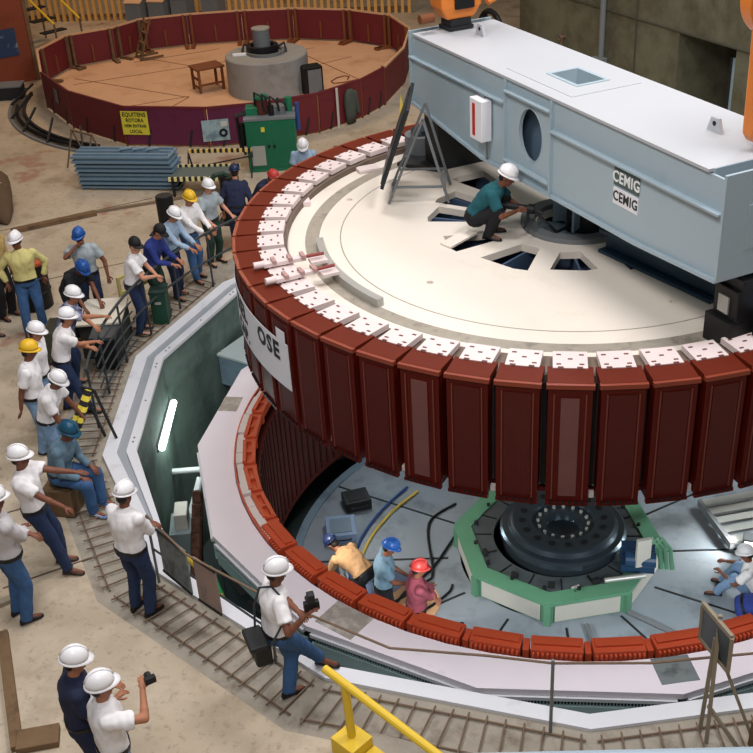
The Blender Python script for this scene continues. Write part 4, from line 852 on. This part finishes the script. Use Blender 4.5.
for i in range(len(RV)):
    p=V(*RV[i],0); q=V(*RV[(i+1)%len(RV)],0); m=(p+q)/2; L=(q-p).length; ang=math.degrees(math.atan2(q.y-p.y,q.x-p.x))
    near=i<8; lab=near_lab[i] if near else far_lab[(i-8)%len(far_lab)]
    if i==18: lab='maroon barrier board closing the back ring behind the beam'
    t=thing('barrier_panel',lab,'barrier',(m.x,m.y,.0),ang,'maroon barrier boards around the back pit')
    MB().box((0,0,H/2+.03),(L-.02,.03,H-.06)).build('board',PURP if i in (3,4) else MARO,t)
    MB().box((0,0,H),(L,.05,.05)).build('top_rail',WOOD if not near or i==7 else MARO,t)
    if not near:
        for x in (-L/2+.12,L/2-.12):
            MB().box((x,-.07,H/2),(.07,.07,H)).build('post',TIMB if i<11 else BROWNW,t); MB().box((x,-.28,.07),(.12,.5,.07)).build('foot',TIMB if i<11 else BROWNW,t)
        MB().beam((0,-.04,H*.62),(0,-.04,.1),.05,.04).build('batten',BROWNW,t)
    else:
        MB().box((-L*.48,-.0,H/2),(.025,.045,H)).build('seam_strip',BROWNW,t)
        for x in (-L*.3,L*.2): MB().beam((x,.0,.42),(x+.1,.30 if False else -.0,.02),.05,.05).build('strut',DARK,t)
def on_panel(i,f,z,off=.03):
    p=V(*RV[i],0); q=V(*RV[i+1],0); c=p.lerp(q,f); d=(q-p).normalized(); n=V(d.y,-d.x,0)
    if n.y>0: n=-n
    return c+n*off+V(0,0,z),math.degrees(math.atan2(-d.y,-d.x))
c,ang=on_panel(4,.87,.58,.04)
t=thing('warning_sign','yellow warning sign with black lettering on the maroon barrier','sign',c,ang)
MB().box((0,0,0),(.66,.012,.56)).build('plate',SGNY,t)
for k,(s_,tx) in enumerate(((.14,'EQUITENS'),(.12,'ROTORA'),(.10,'NEM ENTRAR'),(.11,'LOCAL'))): text('lettering',tx,s_,LETK,t,(0,-.008,.20-.135*k),(rad(90),0,0),sx=.85)
c,ang=on_panel(3,.88,.42,.04)
t=thing('poster','grey picture poster with black ring printed on it on the purple barrier','poster',c,ang)
MB().box((0,0,0),(.62,.012,.50)).build('sheet',mat('poster_picture',(150,172,176),.5,rgb2=(90,110,116),amt=.45,scale=7),t); rg=MB().lathe([(.045,-.004),(.10,-.004),(.10,.004),(.045,.004),(.045,-.004)],20).build('ring',BLACK,t); rg.rotation_euler=(rad(90),0,0); rg.location=(.17,-.012,-.07)
MB().box((.2,-.01,.14),(.14,.008,.12)).build('light_patch',PALE,t); MB().box((-.05,-.01,-.12),(.3,.008,.08)).build('dark_patch',STEELB,t)
c,ang=on_panel(6,.45,.62,.04)
o=MB().box((0,0,0),(.22,.012,.34)).build('notice',GREYM,None,c); o.rotation_euler=(0,0,rad(ang)); tag(o,'small grey notice at left bend of the maroon barrier','notice')
c,ang=on_panel(1,.35,.45,.10)
t=thing('hanging_coat','grey green coat hanging on the maroon barrier near the rotor','coat',c,ang)
b=MB(); b.loft([oring(V(0,0,z),V(1,0,0),V(0,1,0),rx,ry,14) for z,rx,ry in ((-.42,.13,.06),(-.2,.16,.08),(.1,.18,.09),(.3,.15,.08),(.4,.07,.05))]); b.build('coat',mat('coat_grey_green',(72,78,70),.9,var=.2),t,smooth=True)
b=MB(); b.cyl((.16,0,.28),(.24,0,-.2),.06,.05,rnd=True); b.build('sleeve',mat('coat_grey_green',(0,0,0)),t,smooth=True)
o=MB().box((0,0,.48),(.05,.05,.96)).build('white_post',PALE,None,on_panel(1,.62,0,.07)[0]); tag(o,'pale thin post in front of barrier beside the hanging coat','post')
# open trench ring on the left of the ring
t=thing('trench_cover','dark curved steel channel on the floor round the back ring left side','channel',(-9.3,14.9,0))
MB().arc(5.18,5.24,0,.10,-82,-18,40).build('inner_rail',DARK,t); MB().arc(5.55,5.62,0,.04,-82,-18,40).build('outer_rail',GREYM,t); MB().arc(5.24,5.55,0,.012,-82,-18,40).build('bed',mat('trench_bed',(88,82,72),.8,var=.2,rgb2=(52,46,40),amt=.4),t)
for k in range(5): MB().beam(pol(5.02,-78+13*k,.40),pol(5.58,-72+13*k,.04),.045,.045).build('strut',DARK,t)
tag(MB().tube([pol(5.40,-70+6*k,.06)+V(-9.3,14.9,.02*(k%2)) for k in range(9)],.04,6).build('hose',CABLE),'black hose lying in the dark curved channel','hose')
# concrete cylinder, pieces on it, table
t=thing('concrete_plug','grey concrete cylinder standing on the wooden floor of the back ring','cylinder',(-7.88,14.55,.03))
MB().lathe([(0,0),(1.08,0),(1.08,.92),(1.05,.95),(0,.95)],56).build('body',CONCB,t); MB().arc(.42,.50,.95,1.02,0,360,40).build('base_ring',GREYM,t)
t=thing('bearing_ring','black ring with grey pot on top standing on the concrete cylinder','ring',(-7.98,14.6,.985))
MB().arc(.30,.42,0,.20,0,360,40).build('ring',BLACK,t); MB().cyl((0,0,0),(0,0,.62),.23,.22,n=28).build('pot',GREYM,t); MB().lathe([(.24,.60),(.24,.64),(.001,.66)],28).build('lid',ALUM,t)
MB().tube([(.35,.1,.1),(.55,.2,.2),(.6,.1,.05),(.62,.0,-.02)],.035,8).build('hose',CABLE,t); MB().tube([(-.35,.1,.1),(-.52,.1,.18),(-.55,0,.02)],.035,8).build('hose',CABLE,t)
o=MB().box((-8.53,14.3,1.01),(.35,.12,.05),15).build('white_strip',WHITEP); tag(o,'white strip lying on left edge of the concrete cylinder top','strip')
t=thing('leaning_box','black open box leaning against right side of the concrete cylinder','box',(-6.62,14.15,.03),30)
MB().box((0,0,.36),(.5,.42,.72)).build('body',BLACK,t,bevel=.01); MB().box((.02,-.22,.36),(.36,.02,.6)).build('panel',GREYM,t); MB().box((.2,-.3,.05),(.2,.2,.1)).build('foot',DARK,t)
t=thing('wooden_table','small brown wooden table standing left of the concrete cylinder','table',(-9.55,14.55,.03),38)
MB().box((0,0,.62),(.80,.62,.05)).build('table_top',BROWNW,t,bevel=.005)
for x in (-.33,.33):
    for y in (-.25,.25): MB().box((x,y,.30),(.06,.06,.60)).build('leg',BROWNW,t)
for y in (-.25,): 
    MB().box((0,y,.2),(.6,.04,.05)).build('stretcher',BROWNW,t)
for z in (.12,.34): MB().box((-.33,0,z),(.04,.5,.05)).build('stretcher',BROWNW,t)
tag(MB().tube([V(-6.3+.4*math.cos(k*.7)+k*.09,15.3+.35*math.sin(k*.9),.045) for k in range(16)],.016,6).build('cable',BROWNW),'thin brown cable curling on the wooden floor right of the cylinder','cable')
t=thing('step_ladder','small wooden ladder leaning on far left boards of the back ring','ladder',(-12.3,17.75,.03),-50)
for x in (-.22,.22): MB().beam((x,-.35,0),(x,.1,1.15),.06,.04).build('rail',TIMB,t); MB().beam((x,-.38,.03),(x,.35,.03),.06,.06).build('foot',TIMB,t)
for k in range(4): MB().box((0,-.27+.11*k,.2+.27*k),(.42,.09,.03)).build('step',TIMB,t)
# ---------------------------------------------------------------- slat wall, boxes, rust sheet
t=thing('slat_screen','screen of upright honey-coloured timber slats far behind the back ring','screen',(0,0,0))
p=V(-18.6,22.3,0); q=V(-5.2,22.9,0)
for k in range(62): c=p.lerp(q,k/61); MB().box(c+V(0,0,1.5),(.10,.08,3.0)).build('slat',SLAT,t)
for z in (.15,1.6,2.9): MB().beam(p+V(0,.08,z),q+V(0,.08,z),.05,.1).build('rail',TIMB,t)
for k,(px,y,z) in enumerate(((-13.55,20.6,1.0),(-12.85,20.75,1.0),(-12.15,20.9,1.05),(-11.2,21.1,1.1))):
    t=thing('equipment_cabinet','grey cabinet with lit-toned sloping lid, %s of four behind the far barrier'%['leftmost','second from left','third from left','rightmost'][k],'cabinet',(px,y,0),-8,'grey cabinets behind the far barrier')
    MB().loft([[(-.27,-.3,z_*(z if z_ else 0)),(.27,-.3,z_*(z if z_ else 0)),(.27,.3,z_*(z+.22)),(-.27,.3,z_*(z+.22))] for z_ in (0,1)]).build('body',GREYM,t); MB().add([(-.29,-.32,z+.01),(.29,-.32,z+.01),(.29,.32,z+.25),(-.29,.32,z+.25),(-.29,-.32,z+.04),(.29,-.32,z+.04),(.29,.32,z+.28),(-.29,.32,z+.28)],[(3,2,1,0),(4,5,6,7),(0,1,5,4),(1,2,6,5),(2,3,7,6),(3,0,4,7)]).build('lid',WOOD,t)  # paler lid colour stands in for light on the grey top
t=thing('rust_screen','rust brown sheet screen with blue picture at top left of the photo','screen',(-16.0,14.75,0),40)
MB().box((0,0,1.3),(2.9,.06,2.6)).build('sheet',RUST,t); MB().box((1.42,0,1.3),(.1,.12,2.7)).build('post',TIMB,t); MB().box((.75,-.04,1.15),(.55,.02,.75)).build('picture',PICTB,t); MB().box((0,0,2.62),(2.9,.10,.06)).build('top_rail',TIMB,t)
t=thing('steel_chest','dark grey steel chest on the floor before the rust screen','trunk',(-15.15,13.9,0),12)
MB().box((0,0,.17),(1.1,.5,.34)).build('body',DARK,t,bevel=.01); MB().box((0,0,.36),(1.14,.54,.05)).build('lid',GREYM,t,bevel=.01); MB().tube([(.58,-.1,.2),(.64,-.1,.2),(.64,.1,.2),(.58,.1,.2)],.015,6).build('handle',BLACK,t)
t=thing('stair_rail','yellow topped stair railing beside the rust screen at top left','railing',(-15.9,19.2,0),-35)
for y in (-.45,.45): MB().tube([(-1.2,y,2.0),(1.0,y,.9)],.035,8).build('handrail',YELP,t); MB().tube([(1.0,y,0),(1.0,y,.9)],.03,8).build('post',TIMB,t); MB().tube([(-1.2,y,0),(-1.2,y,2.0)],.03,8).build('post',TIMB,t)
for k in range(4): MB().box((-.9+.5*k,0,1.05-.28*k),(.3,.8,.04)).build('tread',DARK,t)
# ---------------------------------------------------------------- green machine
t=thing('machine_cabinet','green machine cabinet with hydraulic gear on top behind the rotor','machine',(-6.40,8.85,0),12)
MB().box((0,0,.58),(1.08,.66,1.16)).build('body',MACH,t,bevel=.015)
for x in (-.27,.27): MB().box((x,-.338,.60),(.50,.02,1.0)).build('door',mat('machine_door_green',(24,100,70),.4,var=.08),t)
MB().box((-.30,-.352,.38),(.30,.012,.44)).build('vent_plate',ALUM,t); MB().box((-.16,-.352,.96),(.08,.012,.10)).build('yellow_label',SGNY,t)
for x in (-.06,.06): MB().cyl((x,-.34,.58),(x,-.375,.58),.03,n=10).build('latch',BLACK,t)
MB().box((0,0,1.18),(1.12,.70,.05)).build('tray',GREYM,t)
MB().cyl((-.15,0,1.2),(-.15,0,1.55),.13,n=20).build('motor',mat('motor_dark_red',(92,46,40),.5),t); MB().cyl((-.15,0,1.55),(-.15,0,1.60),.16,n=20).build('motor_cap',MACH,t)
MB().box((-.38,.05,1.28),(.26,.3,.18)).build('valve_block',MACH,t,bevel=.01); MB().box((.2,.05,1.28),(.3,.3,.16)).build('pump_block',GREYM,t,bevel=.01); MB().cyl((.42,.1,1.2),(.42,.1,1.5),.08,n=16).build('filter',MACH,t); MB().cyl((.05,-.15,1.2),(.05,-.15,1.42),.06,n=14).build('gauge',BLACK,t)
for k in range(4): MB().tube([(-.3+.16*k,0,1.4),(-.28+.16*k,-.1,1.7-.05*k),(-.12+.16*k,-.18,1.62-.06*k),(-.1+.16*k,-.2,1.3)],.024,7).build('hose',CABLE,t)
for k in range(3): MB().tube([(-.52,-.1+.1*k,1.25),(-.72,-.12+.1*k,1.2),(-.70,-.12+.1*k,.7-.15*k),(-.60,-.1+.1*k,.35)],.03,7).build('hose',CABLE,t)
MB().cyl((-.62,-.1,.55),(-.62,-.1,1.05),.07,n=12).build('side_cylinder',BLACK,t); MB().cyl((.60,.0,.8),(.60,0,1.4),.05,n=12).build('blue_hose_bundle',CBLUE,t)
# small items right of it
t=thing('gas_torch_stand','dark stand with pale round gauge between rotor rim and maroon barrier','stand',(-4.62,8.15,0),0)
for x in (-.2,.2): MB().cyl((x,0,0),(x,0,.7),.07,n=14).build('bottle',BLACK,t)
MB().box((.5,.1,.35),(.5,.3,.5)).build('box',TIMB,t); MB().ell((.75,-.05,.85),(.10,.06,.13)).build('gauge',PALE,t); MB().cyl((.75,-.05,.5),(.75,-.05,.8),.02).build('stem',DARK,t)
# ---------------------------------------------------------------- stack of plates, striped barrier
t0=V(-9.25,7.62,0)
for k in range(8):
    o=thing('corrugated_plate','blue-grey corrugated plate, %s of a stack of eight'%['lowest','second from bottom','third from bottom','fourth from bottom','fifth from bottom','third from top','second from top','topmost'][k],'plate',t0+V(-.015*k+random.uniform(-.02,.02),random.uniform(-.02,.02),.04+.094*k),0,'stacked corrugated plates')
    if k==0:
        b=MB().box((0,0,.022),(2.2,.60,.044)); 
        for y in (-.20,0,.20): b.box((0,y,.068),(2.1,.06,.048))
        src=b.mesh('plate',PLATE)
    c_=bpy.data.objects.new('plate',src); COL.objects.link(c_); c_.parent=o
t=thing('pallet','dark timber bearers under the stack of corrugated plates','pallet',t0)
for x in (-.8,0,.8): MB().box((x,0,.02),(.1,.6,.04)).build('bearer',TIMB,t)
for k in range(3):
    o=MB().cyl((-.12,-.05,0),(.12,.05,0),.03,n=10).build('steel_fitting',PLATE,None,(-9.3+.30*k,7.62,.83)); tag(o,'small grey fitting on top of plate stack, %s of three'%['left','middle','right'][k],'fitting','fittings on the plate stack')
t=thing('work_bench','grey bench edged with black and white tape behind the visitors','bench',(-7.55,7.55,0),4)
MB().box((0,-.2,.38),(1.35,.7,.05)).build('top',mat('bench_green_grey',(84,96,92),.6,var=.1),t)
for y in (-.57,.17): MB().box((0,y,.41),(1.4,.03,.09)).build('tape_edge',TAPEX,t)
for x in (-.62,.62):
    for y in (-.5,.1): MB().box((x,y,.18),(.05,.05,.36)).build('leg',DARK,t)
t=thing('trestle','thin dark trestle frame with striped rail left of green cabinet','trestle',(-7.45,8.3,0),4)
MB().box((0,0,.55),(1.4,.04,.08)).build('tape_rail',stripes('black_yellow_tape_x',(30,28,26),(230,196,110),8.,'X'),t)
for x in (-.7,.7):
    for y in (-.25,.25): MB().beam((x,y,0),(x,0,.52),.03,.03).build('leg',DARK,t)
MB().beam((-.7,.2,.1),(.7,-.1,.45),.025,.025).build('brace',DARK,t)
t=thing('trestle','thin rusty trestle frame at left end of the plate stack','trestle',(-10.75,8.75,0),-30)
for x in (-.35,.35):
    for y in (-.3,.3): MB().beam((x,y,0),(x,0,.8),.03,.03).build('leg',REBAR,t)
MB().beam((-.38,0,.8),(.38,0,.8),.04,.04).build('bar',REBAR,t)
# ---------------------------------------------------------------- items among the visitors
t=thing('bollard','black cylindrical post standing behind the visitors left of the blue shirt','bollard',(-7.70,5.25,0))
MB().cyl((0,0,.03),(0,0,.72),.17,n=24).build('post',BLACK,t); MB().box((0,0,.015),(.6,.6,.03)).build('base',DARK,t); MB().cyl((0,0,.72),(0,0,.74),.15,n=24).build('cap',DARK,t)
t=thing('bollard','black cylindrical post standing beside the navy jacket person','bollard',(-6.55,5.75,0))
MB().cyl((0,0,.03),(0,0,.95),.15,n=24).build('post',BLACK,t); MB().box((0,0,.015),(.5,.5,.03)).build('base',DARK,t); MB().tube([(0,0,.95),(-.05,-.05,1.02),(-.2,-.1,1.0),(-.3,-.15,.9)],.05,8).build('elbow_hose',mat('dark_green_hose',(36,58,46),.6),t)
t=thing('cardboard_box','dark box with pale cardboard top beside the railing','box',(-7.22,.60,0),8)
MB().box((0,0,.31),(.62,.80,.62)).build('box',mat('dark_olive_case',(52,52,46),.7,var=.15),t,bevel=.01); MB().box((0,0,.635),(.70,.90,.03),4).build('top_sheet',CARD,t)
t=thing('olive_case','dark olive tarpaulin-covered case left of the cardboard-topped box','case',(-7.86,.22,0),10)
MB().box((0,0,.30),(.40,.6,.55),taper=.9).build('case',mat('olive_tarp',(62,60,48),.85,var=.2),t,bevel=.03); MB().box((0,0,.56),(.34,.52,.03)).build('lid',mat('olive_lid',(74,72,58),.8),t)
t=thing('black_bin','black plastic bin standing against the railing below the print shirt','bin',(-6.98,.0,0),10)
MB().box((0,0,.28),(.34,.34,.56),taper=1.12).build('bin',BLACK,t,bevel=.02); MB().box((0,0,.58),(.40,.40,.05)).build('rim',mat('bin_grey',(72,78,80),.5),t)
t=thing('oil_drum','dark oil drum with orange-red lid behind the pale yellow shirt','drum',(-9.05,1.95,0))
MB().lathe([(0,0),(.29,0),(.29,.3),(.305,.31),(.29,.33),(.29,.58),(.305,.59),(.29,.61),(.29,.84)],32).build('body',BLACK,t); MB().lathe([(.295,.82),(.30,.87),(.28,.87),(.27,.845),(0,.845)],32).build('lid',mat('drum_lid_red',(182,84,54),.5,var=.1),t)
t=thing('green_toolbox','dark green toolbox on the floor between cap wearer and railing','box',(-6.62,1.55,0),10)
MB().box((0,0,.28),(.26,.34,.56)).build('body',mat('toolbox_green',(26,66,50),.5,var=.1),t,bevel=.01); MB().box((0,0,.58),(.28,.36,.04)).build('lid',DGRN,t); MB().box((0,-.18,.4),(.1,.02,.04)).build('latch',ALUM,t)
t=thing('timber_trestle','short yellow timber trestle standing beside the cardboard-topped box','frame',(-6.98,1.72,0),52)
for z in (.55,.82): MB().beam((-.42,0,z),(.42,0,z+.05),.05,.05).build('rail',mat('yellow_timber',(196,184,112),.7),t)
for x in (-.4,0,.4): MB().beam((x,0,0),(x,0,.85),.05,.04).build('post',mat('yellow_timber',(0,0,0)),t)
o=MB().box((-6.10,-3.62,.20),(.40,.40,.40)).build('crate',TIMB,bevel=.01); o.location=(-.14,.0,0); tag(o,'dark wooden crate under the sitting person in denim jacket','crate')
# railing along the left edge
t=thing('guard_railing','dark curved guard railing with posts along the left pit edge','railing')
def arcp(r,a0,a1,z,n=20): return [pol(r,a0+(a1-a0)*k/n,z) for k in range(n+1)]
RR=6.74
MB().tube(arcp(RR,-74,-122,1.02),.022,8).build('top_rail',RAILP,t)
for a in (-75,-83,-91,-99,-107,-115,-122): MB().tube([pol(RR,a,0.0),pol(RR,a,1.02)],.019,8).build('post',RAILP,t)
for z in (.15,.32,.49,.66,.83): MB().tube(arcp(RR,-80,-95,z,8),.015,8).build('mid_rail',RAILP,t)
MB().tube(arcp(RR,-95,-122,.52,14),.02,8).build('mid_rail',RAILP,t)
t=thing('tape_trestle','slanting posts wrapped in black and yellow tape at pit edge','barrier',(-6.45,-2.55,0),-20)
MB().beam((-.12,-.45,.02),(.02,.35,.95),.075,.03).build('taped_post',TAPE,t); MB().beam((.12,-.50,.02),(.06,.35,.95),.075,.03).build('taped_post',TAPE,t); MB().beam((-.1,.35,.95),(.12,.35,.95),.03,.05).build('cross_bar',DARK,t)
for x in (-.1,.12): MB().beam((x,.36,.95),(x,.6,.0),.03,.03).build('leg',DARK,t)
# rope / rod railing in front with the hanging picture boards
t=thing('rope_barrier','thin rusty rod barrier on slim posts along the front pit edge','barrier')
pts=[pol(6.70,-43,.98),pol(6.72,-36,.90),pol(6.72,-26,.94),pol(6.80,-13,.90),pol(6.72,-5,.96),pol(6.70,0.3,.93),pol(6.70,8,.96),pol(6.72,20,.96)]
MB().tube(pts,.013,6).build('rod',REBAR,t)
MB().tube([pol(6.69,-43,.48),pol(6.69,-26,.45)],.013,6).build('lower_rod',RAILP,t)
for a in (-43,-25.5,.3,20): MB().tube([pol(6.70,a,-.012),pol(6.70,a,.97)],.017,8).build('post',GREYM,t)
for nm,a0,a1,m,lab in (('left',-41.5,-36.6,PICT,'dark picture board hanging from rod barrier, left of two'),('right',-35.4,-32.2,mat('brown_picture',(150,128,118),.5,rgb2=(96,90,86),amt=.4,scale=7),'brown picture board hanging from rod barrier, right of two')):
    p=pol(6.68,a0,.58);q=pol(6.68,a1,.56); d=(q-p); ang=math.degrees(math.atan2(d.y,d.x))
    t=thing('picture_board',lab,'board',(p+q)/2,ang,'picture boards on the rod barrier')
    R=Matrix.Rotation(rad(0),3,'X')
    MB().box((0,.0,0),(d.length,.02,.62)).build('board',m,t); MB().box((0,-.012,.30),(d.length+.02,.015,.03)).build('frame',BLACK,t); MB().box((0,-.012,-.30),(d.length+.02,.015,.03)).build('frame',BLACK,t)
# sign on A-frame lower right
t=thing('sign_stand','two-panel framed sign board on tall timber A-frame at lower right','sign')
ALT=mat('grey_timber',(142,132,112),.7,var=.15,scale=8)
tA,tB,bA,bB=V(1.36,-6.49,1.60),V(1.57,-6.91,1.60),V(1.41,-6.36,1.08),V(1.62,-6.80,1.08); bA=V(1.39,-6.37,1.08);bB=V(1.60,-6.79,1.08)
nn=(tB-tA).cross(bA-tA).normalized(); tM,bM=(tA+tB)/2,(bA+bB)/2
for p,q,r_,s_ in ((tA,tM,bA,bM),(tM,tB,bM,bB)):
    vs=[x+nn*o_ for o_ in (-.01,.01) for x in (p,q,s_,r_)]
    MB().add(vs,[(3,2,1,0),(4,5,6,7),(0,1,5,4),(1,2,6,5),(2,3,7,6),(3,0,4,7)]).build('panel',DGLASS,t)
for p,q in ((tA,tB),(bA,bB),(tA,bA),(tB,bB)): MB().beam(p,q,.035,.045).build('frame',ALT,t)
tp=tM+V(.02,.01,.05)
for p,q in ((tp,V(1.52,-6.66,0)),(tM.lerp(bM,.5),V(1.47,-6.52,0)),(tM.lerp(bM,.6),V(1.96,-6.58,0)),(V(1.50,-6.62,.45),V(1.81,-6.70,0))): MB().beam(p,q,.035,.03).build('leg',ALT,t)
o=MB().box((2.02,-6.78,.16),(.12,.34,.32),20).build('timber_block',TIMB); tag(o,'short dark timber block on floor at lower right corner','timber')
# yellow handrail bottom centre
t=thing('yellow_handrail','yellow pipe handrail with base box at bottom centre','handrail')
pA=V(-2.10,-6.98,.92); pB=V(-.55,-8.08,.80)
MB().tube([pA,pB],.042,12).build('rail_pipe',YELP,t); pm=pA.lerp(pB,.14)
MB().tube([(-1.86,-7.12,.18),(pm.x,pm.y,pm.z)],.042,12).build('post',YELP,t); MB().box((-1.86,-7.14,.10),(.30,.28,.20),-35).build('base_box',YELP,t,bevel=.008)
MB().tube([(-.7,-7.97,0),(-.7,-7.97,.81)],.042,12).build('post',YELP,t); MB().box((-1.5,-7.34,.04),(.5,.2,.08),-35).build('base_plate',YELP,t)
o=MB().box((-1.05,-7.28,.03),(1.5,.42,.06),-12).build('floor_cover',CONC); tag(o,'grey concrete trench cover slab beside the yellow handrail','slab')
# photographer's gear
c=thing('camera','black camera with flash held up by the photographer','camera',(-2.24,-6.71,1.46),25)
MB().box((0,0,0),(.15,.06,.10)).build('body',BLACK,c,bevel=.01); MB().cyl((0,.03,0),(0,.12,0),.04,n=18).build('lens',BLACK,c); MB().box((0,0,.10),(.07,.08,.10)).build('flash',DARK,c,bevel=.008); MB().box((0,.045,.12),(.06,.01,.05)).build('flash_window',PALE,c)
t=thing('shoulder_bag','black camera bag hanging on the photographer left hip','bag',(-2.82,-6.66,.82),30)
MB().box((0,0,0),(.17,.32,.25)).build('bag',BLACK,t,bevel=.03); MB().box((-.04,.0,.12),(.19,.33,.06)).build('flap',DARK,t,bevel=.02); MB().box((-.09,0,.0),(.012,.05,.20)).build('buckle_strap',GREYM,t)
MB().tube([(.0,.14,.12),(.03,.17,.40),(.10,.14,.62),(.20,.06,.66),(.26,-.06,.60),(.22,-.16,.36),(.08,-.15,.12)],.012,6).build('strap',RAILP,t)
c=thing('camera','small black camera raised by the person at bottom left','camera',(-3.44,-7.86,1.53),40)
MB().box((0,0,0),(.10,.05,.07)).build('body',BLACK,c,bevel=.008); MB().cyl((0,.02,0),(0,.08,0),.032,n=16).build('lens',DARK,c)
# timbers and plates on the floor at left
for lab,a_,b_,w,h,m in (('long timber batten lying on the floor left of the walkway line',(-10.9,5.0),(-9.5,6.0),.16,.08,TIMB),('thin steel rail lying on the floor behind the visitors',(-9.6,6.05),(-6.7,7.5),.07,.05,mat('brown_grey_rail',(122,104,84),.7)),('short timber lying at left edge beside the grey jacket',(-6.55,-5.72),(-6.10,-5.30),.10,.06,ALT),('dark timber plank at lower left corner of the photo',(-6.05,-5.95),(-5.18,-7.5),.12,.07,TIMB),('pale board lying outside the dark plank at lower left corner',(-6.3,-6.0),(-5.45,-7.6),.16,.02,ALT),('thin dark rod lying on floor behind the bollard visitors',(-7.9,4.0),(-7.3,3.2),.03,.03,REBAR)):
    o=MB().beam((a_[0],a_[1],h/2),(b_[0],b_[1],h/2),w,h).build('timber' if 'rail' not in lab and 'rod' not in lab else 'steel_rod',m); tag(o,lab,'timber' if 'rail' not in lab and 'rod' not in lab else 'rod')
o=MB().box((-5.02,-7.36,.04),(.42,.26,.08),20).build('concrete_block',TIMB,bevel=.01); tag(o,'small worn block on the floor at bottom left','block')
jb=MB()
for a_,b_ in (((-12.5,4.2),(-8.6,6.9)),((-9.4,2.9),(-7.2,4.3)),((-7.9,-4.4),(-6.4,-3.4)),((-6.4,-5.2),(-5.2,-4.3))): jb.beam((a_[0],a_[1],.001),(b_[0],b_[1],.001),.025,.006)
struct(jb.build('trim_4',mat('floor_joint_dirt',(92,76,60),.9)))
for k,(x,y,l) in enumerate(((-11.7,6.6,1.2),(-11.35,5.9,1.1))):
    t=thing('tarp_bundle','dark brown tarpaulin bundle at left photo edge, %s of two'%['farther','nearer'][k],'bundle',(x-.25,y,0),-50); b=MB()
    b.loft([oring(V(u*l,0,.02+rr*.9),V(0,1,0),V(0,0,1),rr*1.1,rr,14) for u,rr in ((-.6,.05),(-.5,.26),(-.1,.34),(.3,.24),(.55,.10),(.62,.02))]); b.build('tarp',mat('tarp_brown',(92,72,52),.9,var=.2,scale=4,bump=.5,bscale=8),t,smooth=True); MB().tube([(-.2,.36*math.cos(q*PI/6),.33+.34*math.sin(q*PI/6)) for q in range(13)],.015,6).build('tie_rope',PALE,t)
# handrail across the very bottom, close to the camera
o=MB().tube([(-1.90,-12.85,6.455),(-.44,-12.63,6.376),(1.1,-12.38,6.334)],.035,12).build('balcony_rail',mat('pale_blue_rail',(150,166,176),.5,var=.03)); tag(o,'pale blue-grey balcony handrail along bottom edge of the photo','railing')

# ---------------------------------------------------------------- light, camera
W=bpy.data.worlds.new('hall'); S.world=W; W.use_nodes=True; W.node_tree.nodes['Background'].inputs[0].default_value=(.78,.88,1,1); W.node_tree.nodes['Background'].inputs[1].default_value=.10
def area(name,loc,rot,size,power,color,sy=None):
    l=bpy.data.lights.new(name,'AREA'); l.energy=power; l.color=color; l.size=size
    if sy: l.shape='RECTANGLE'; l.size_y=sy
    o=bpy.data.objects.new(name,l); COL.objects.link(o); o.location=loc; o.rotation_euler=rot; return o
def aim(o,t): o.rotation_euler=(Vector(t)-o.location).to_track_quat('-Z','Y').to_euler()
for x,y,pw in ((-5,-6,560),(3,-3,700),(-3,3,500),(5,5,560),(1,9,300)):
    area('highbay_lamp',(x,y,13),(0,0,0),2.5,pw,(1,.97,.98))
for x,y,pw in ((-14,7,170),(-9,15,330),(-14,20,330)):
    area('sodium_lamp',(x,y,12),(0,0,0),2.,pw,(1,.66,.38))
l=area('camera_side_lamp',(-1,-15,15),(0,0,0),5,1100,(1,.96,.97)); aim(l,(-1,-3,0))
def spot(name,loc,to,power,color,ang=70,size=.08):
    l=bpy.data.lights.new(name,'SPOT'); l.energy=power; l.color=color; l.spot_size=rad(ang); l.spot_blend=.5; l.shadow_soft_size=size
    o=bpy.data.objects.new(name,l); COL.objects.link(o); o.location=loc; aim(o,to)
spot('pit_work_lamp',(3.0,.15,PF+.45),(1.2,.4,PF),260,(1,1,.96),110)
spot('pit_left_lamp',(-3.75,-2.0,PF+2.2),(-2.0,-1.2,PF+.3),200,(1,.95,.88),80)
def point(loc,power,color,size=.3):
    l=bpy.data.lights.new('pit_lamp','POINT'); l.energy=power; l.color=color; l.shadow_soft_size=size; o=bpy.data.objects.new('pit_lamp',l); COL.objects.link(o); o.location=loc
point((-5.95,-.4,-.95),20,(.85,1,.94),.25)
for lx,ly,lz,pw in ((-1.6,-3.7,-1.25,50),(2.2,-3.4,-1.25,60),(3.6,1.2,-1.3,60),(-3.4,1.6,-1.3,30)):
    l=area('bore_fill',(lx,ly,lz),(0,0,0),.5,pw,(.9,.97,1)); aim(l,(lx*.1,ly*.1-.3,PF))  # added fill without fixtures, brightens the pit deck
cam=bpy.data.cameras.new('camera'); co=bpy.data.objects.new('camera',cam); COL.objects.link(co); S.camera=co
f_=V(-0.15803291,0.84564313,-0.50981693); r_=V(0.98683244,0.15327477,-0.05165825); u_=V(-0.03445763,0.51126759,0.85873053)
co.matrix_world=Matrix.Translation((0,-14.64039818,8.79374676))@Matrix((r_,u_,-f_)).transposed().to_4x4()
cam.sensor_width=36; cam.sensor_fit='HORIZONTAL'; cam.lens=1140.818/753*36; cam.clip_start=.1; cam.clip_end=200
S.view_settings.view_transform='Standard'; S.view_settings.look='None'; S.view_settings.gamma=1; S.view_settings.exposure=0.; S.view_settings.use_curve_mapping=False
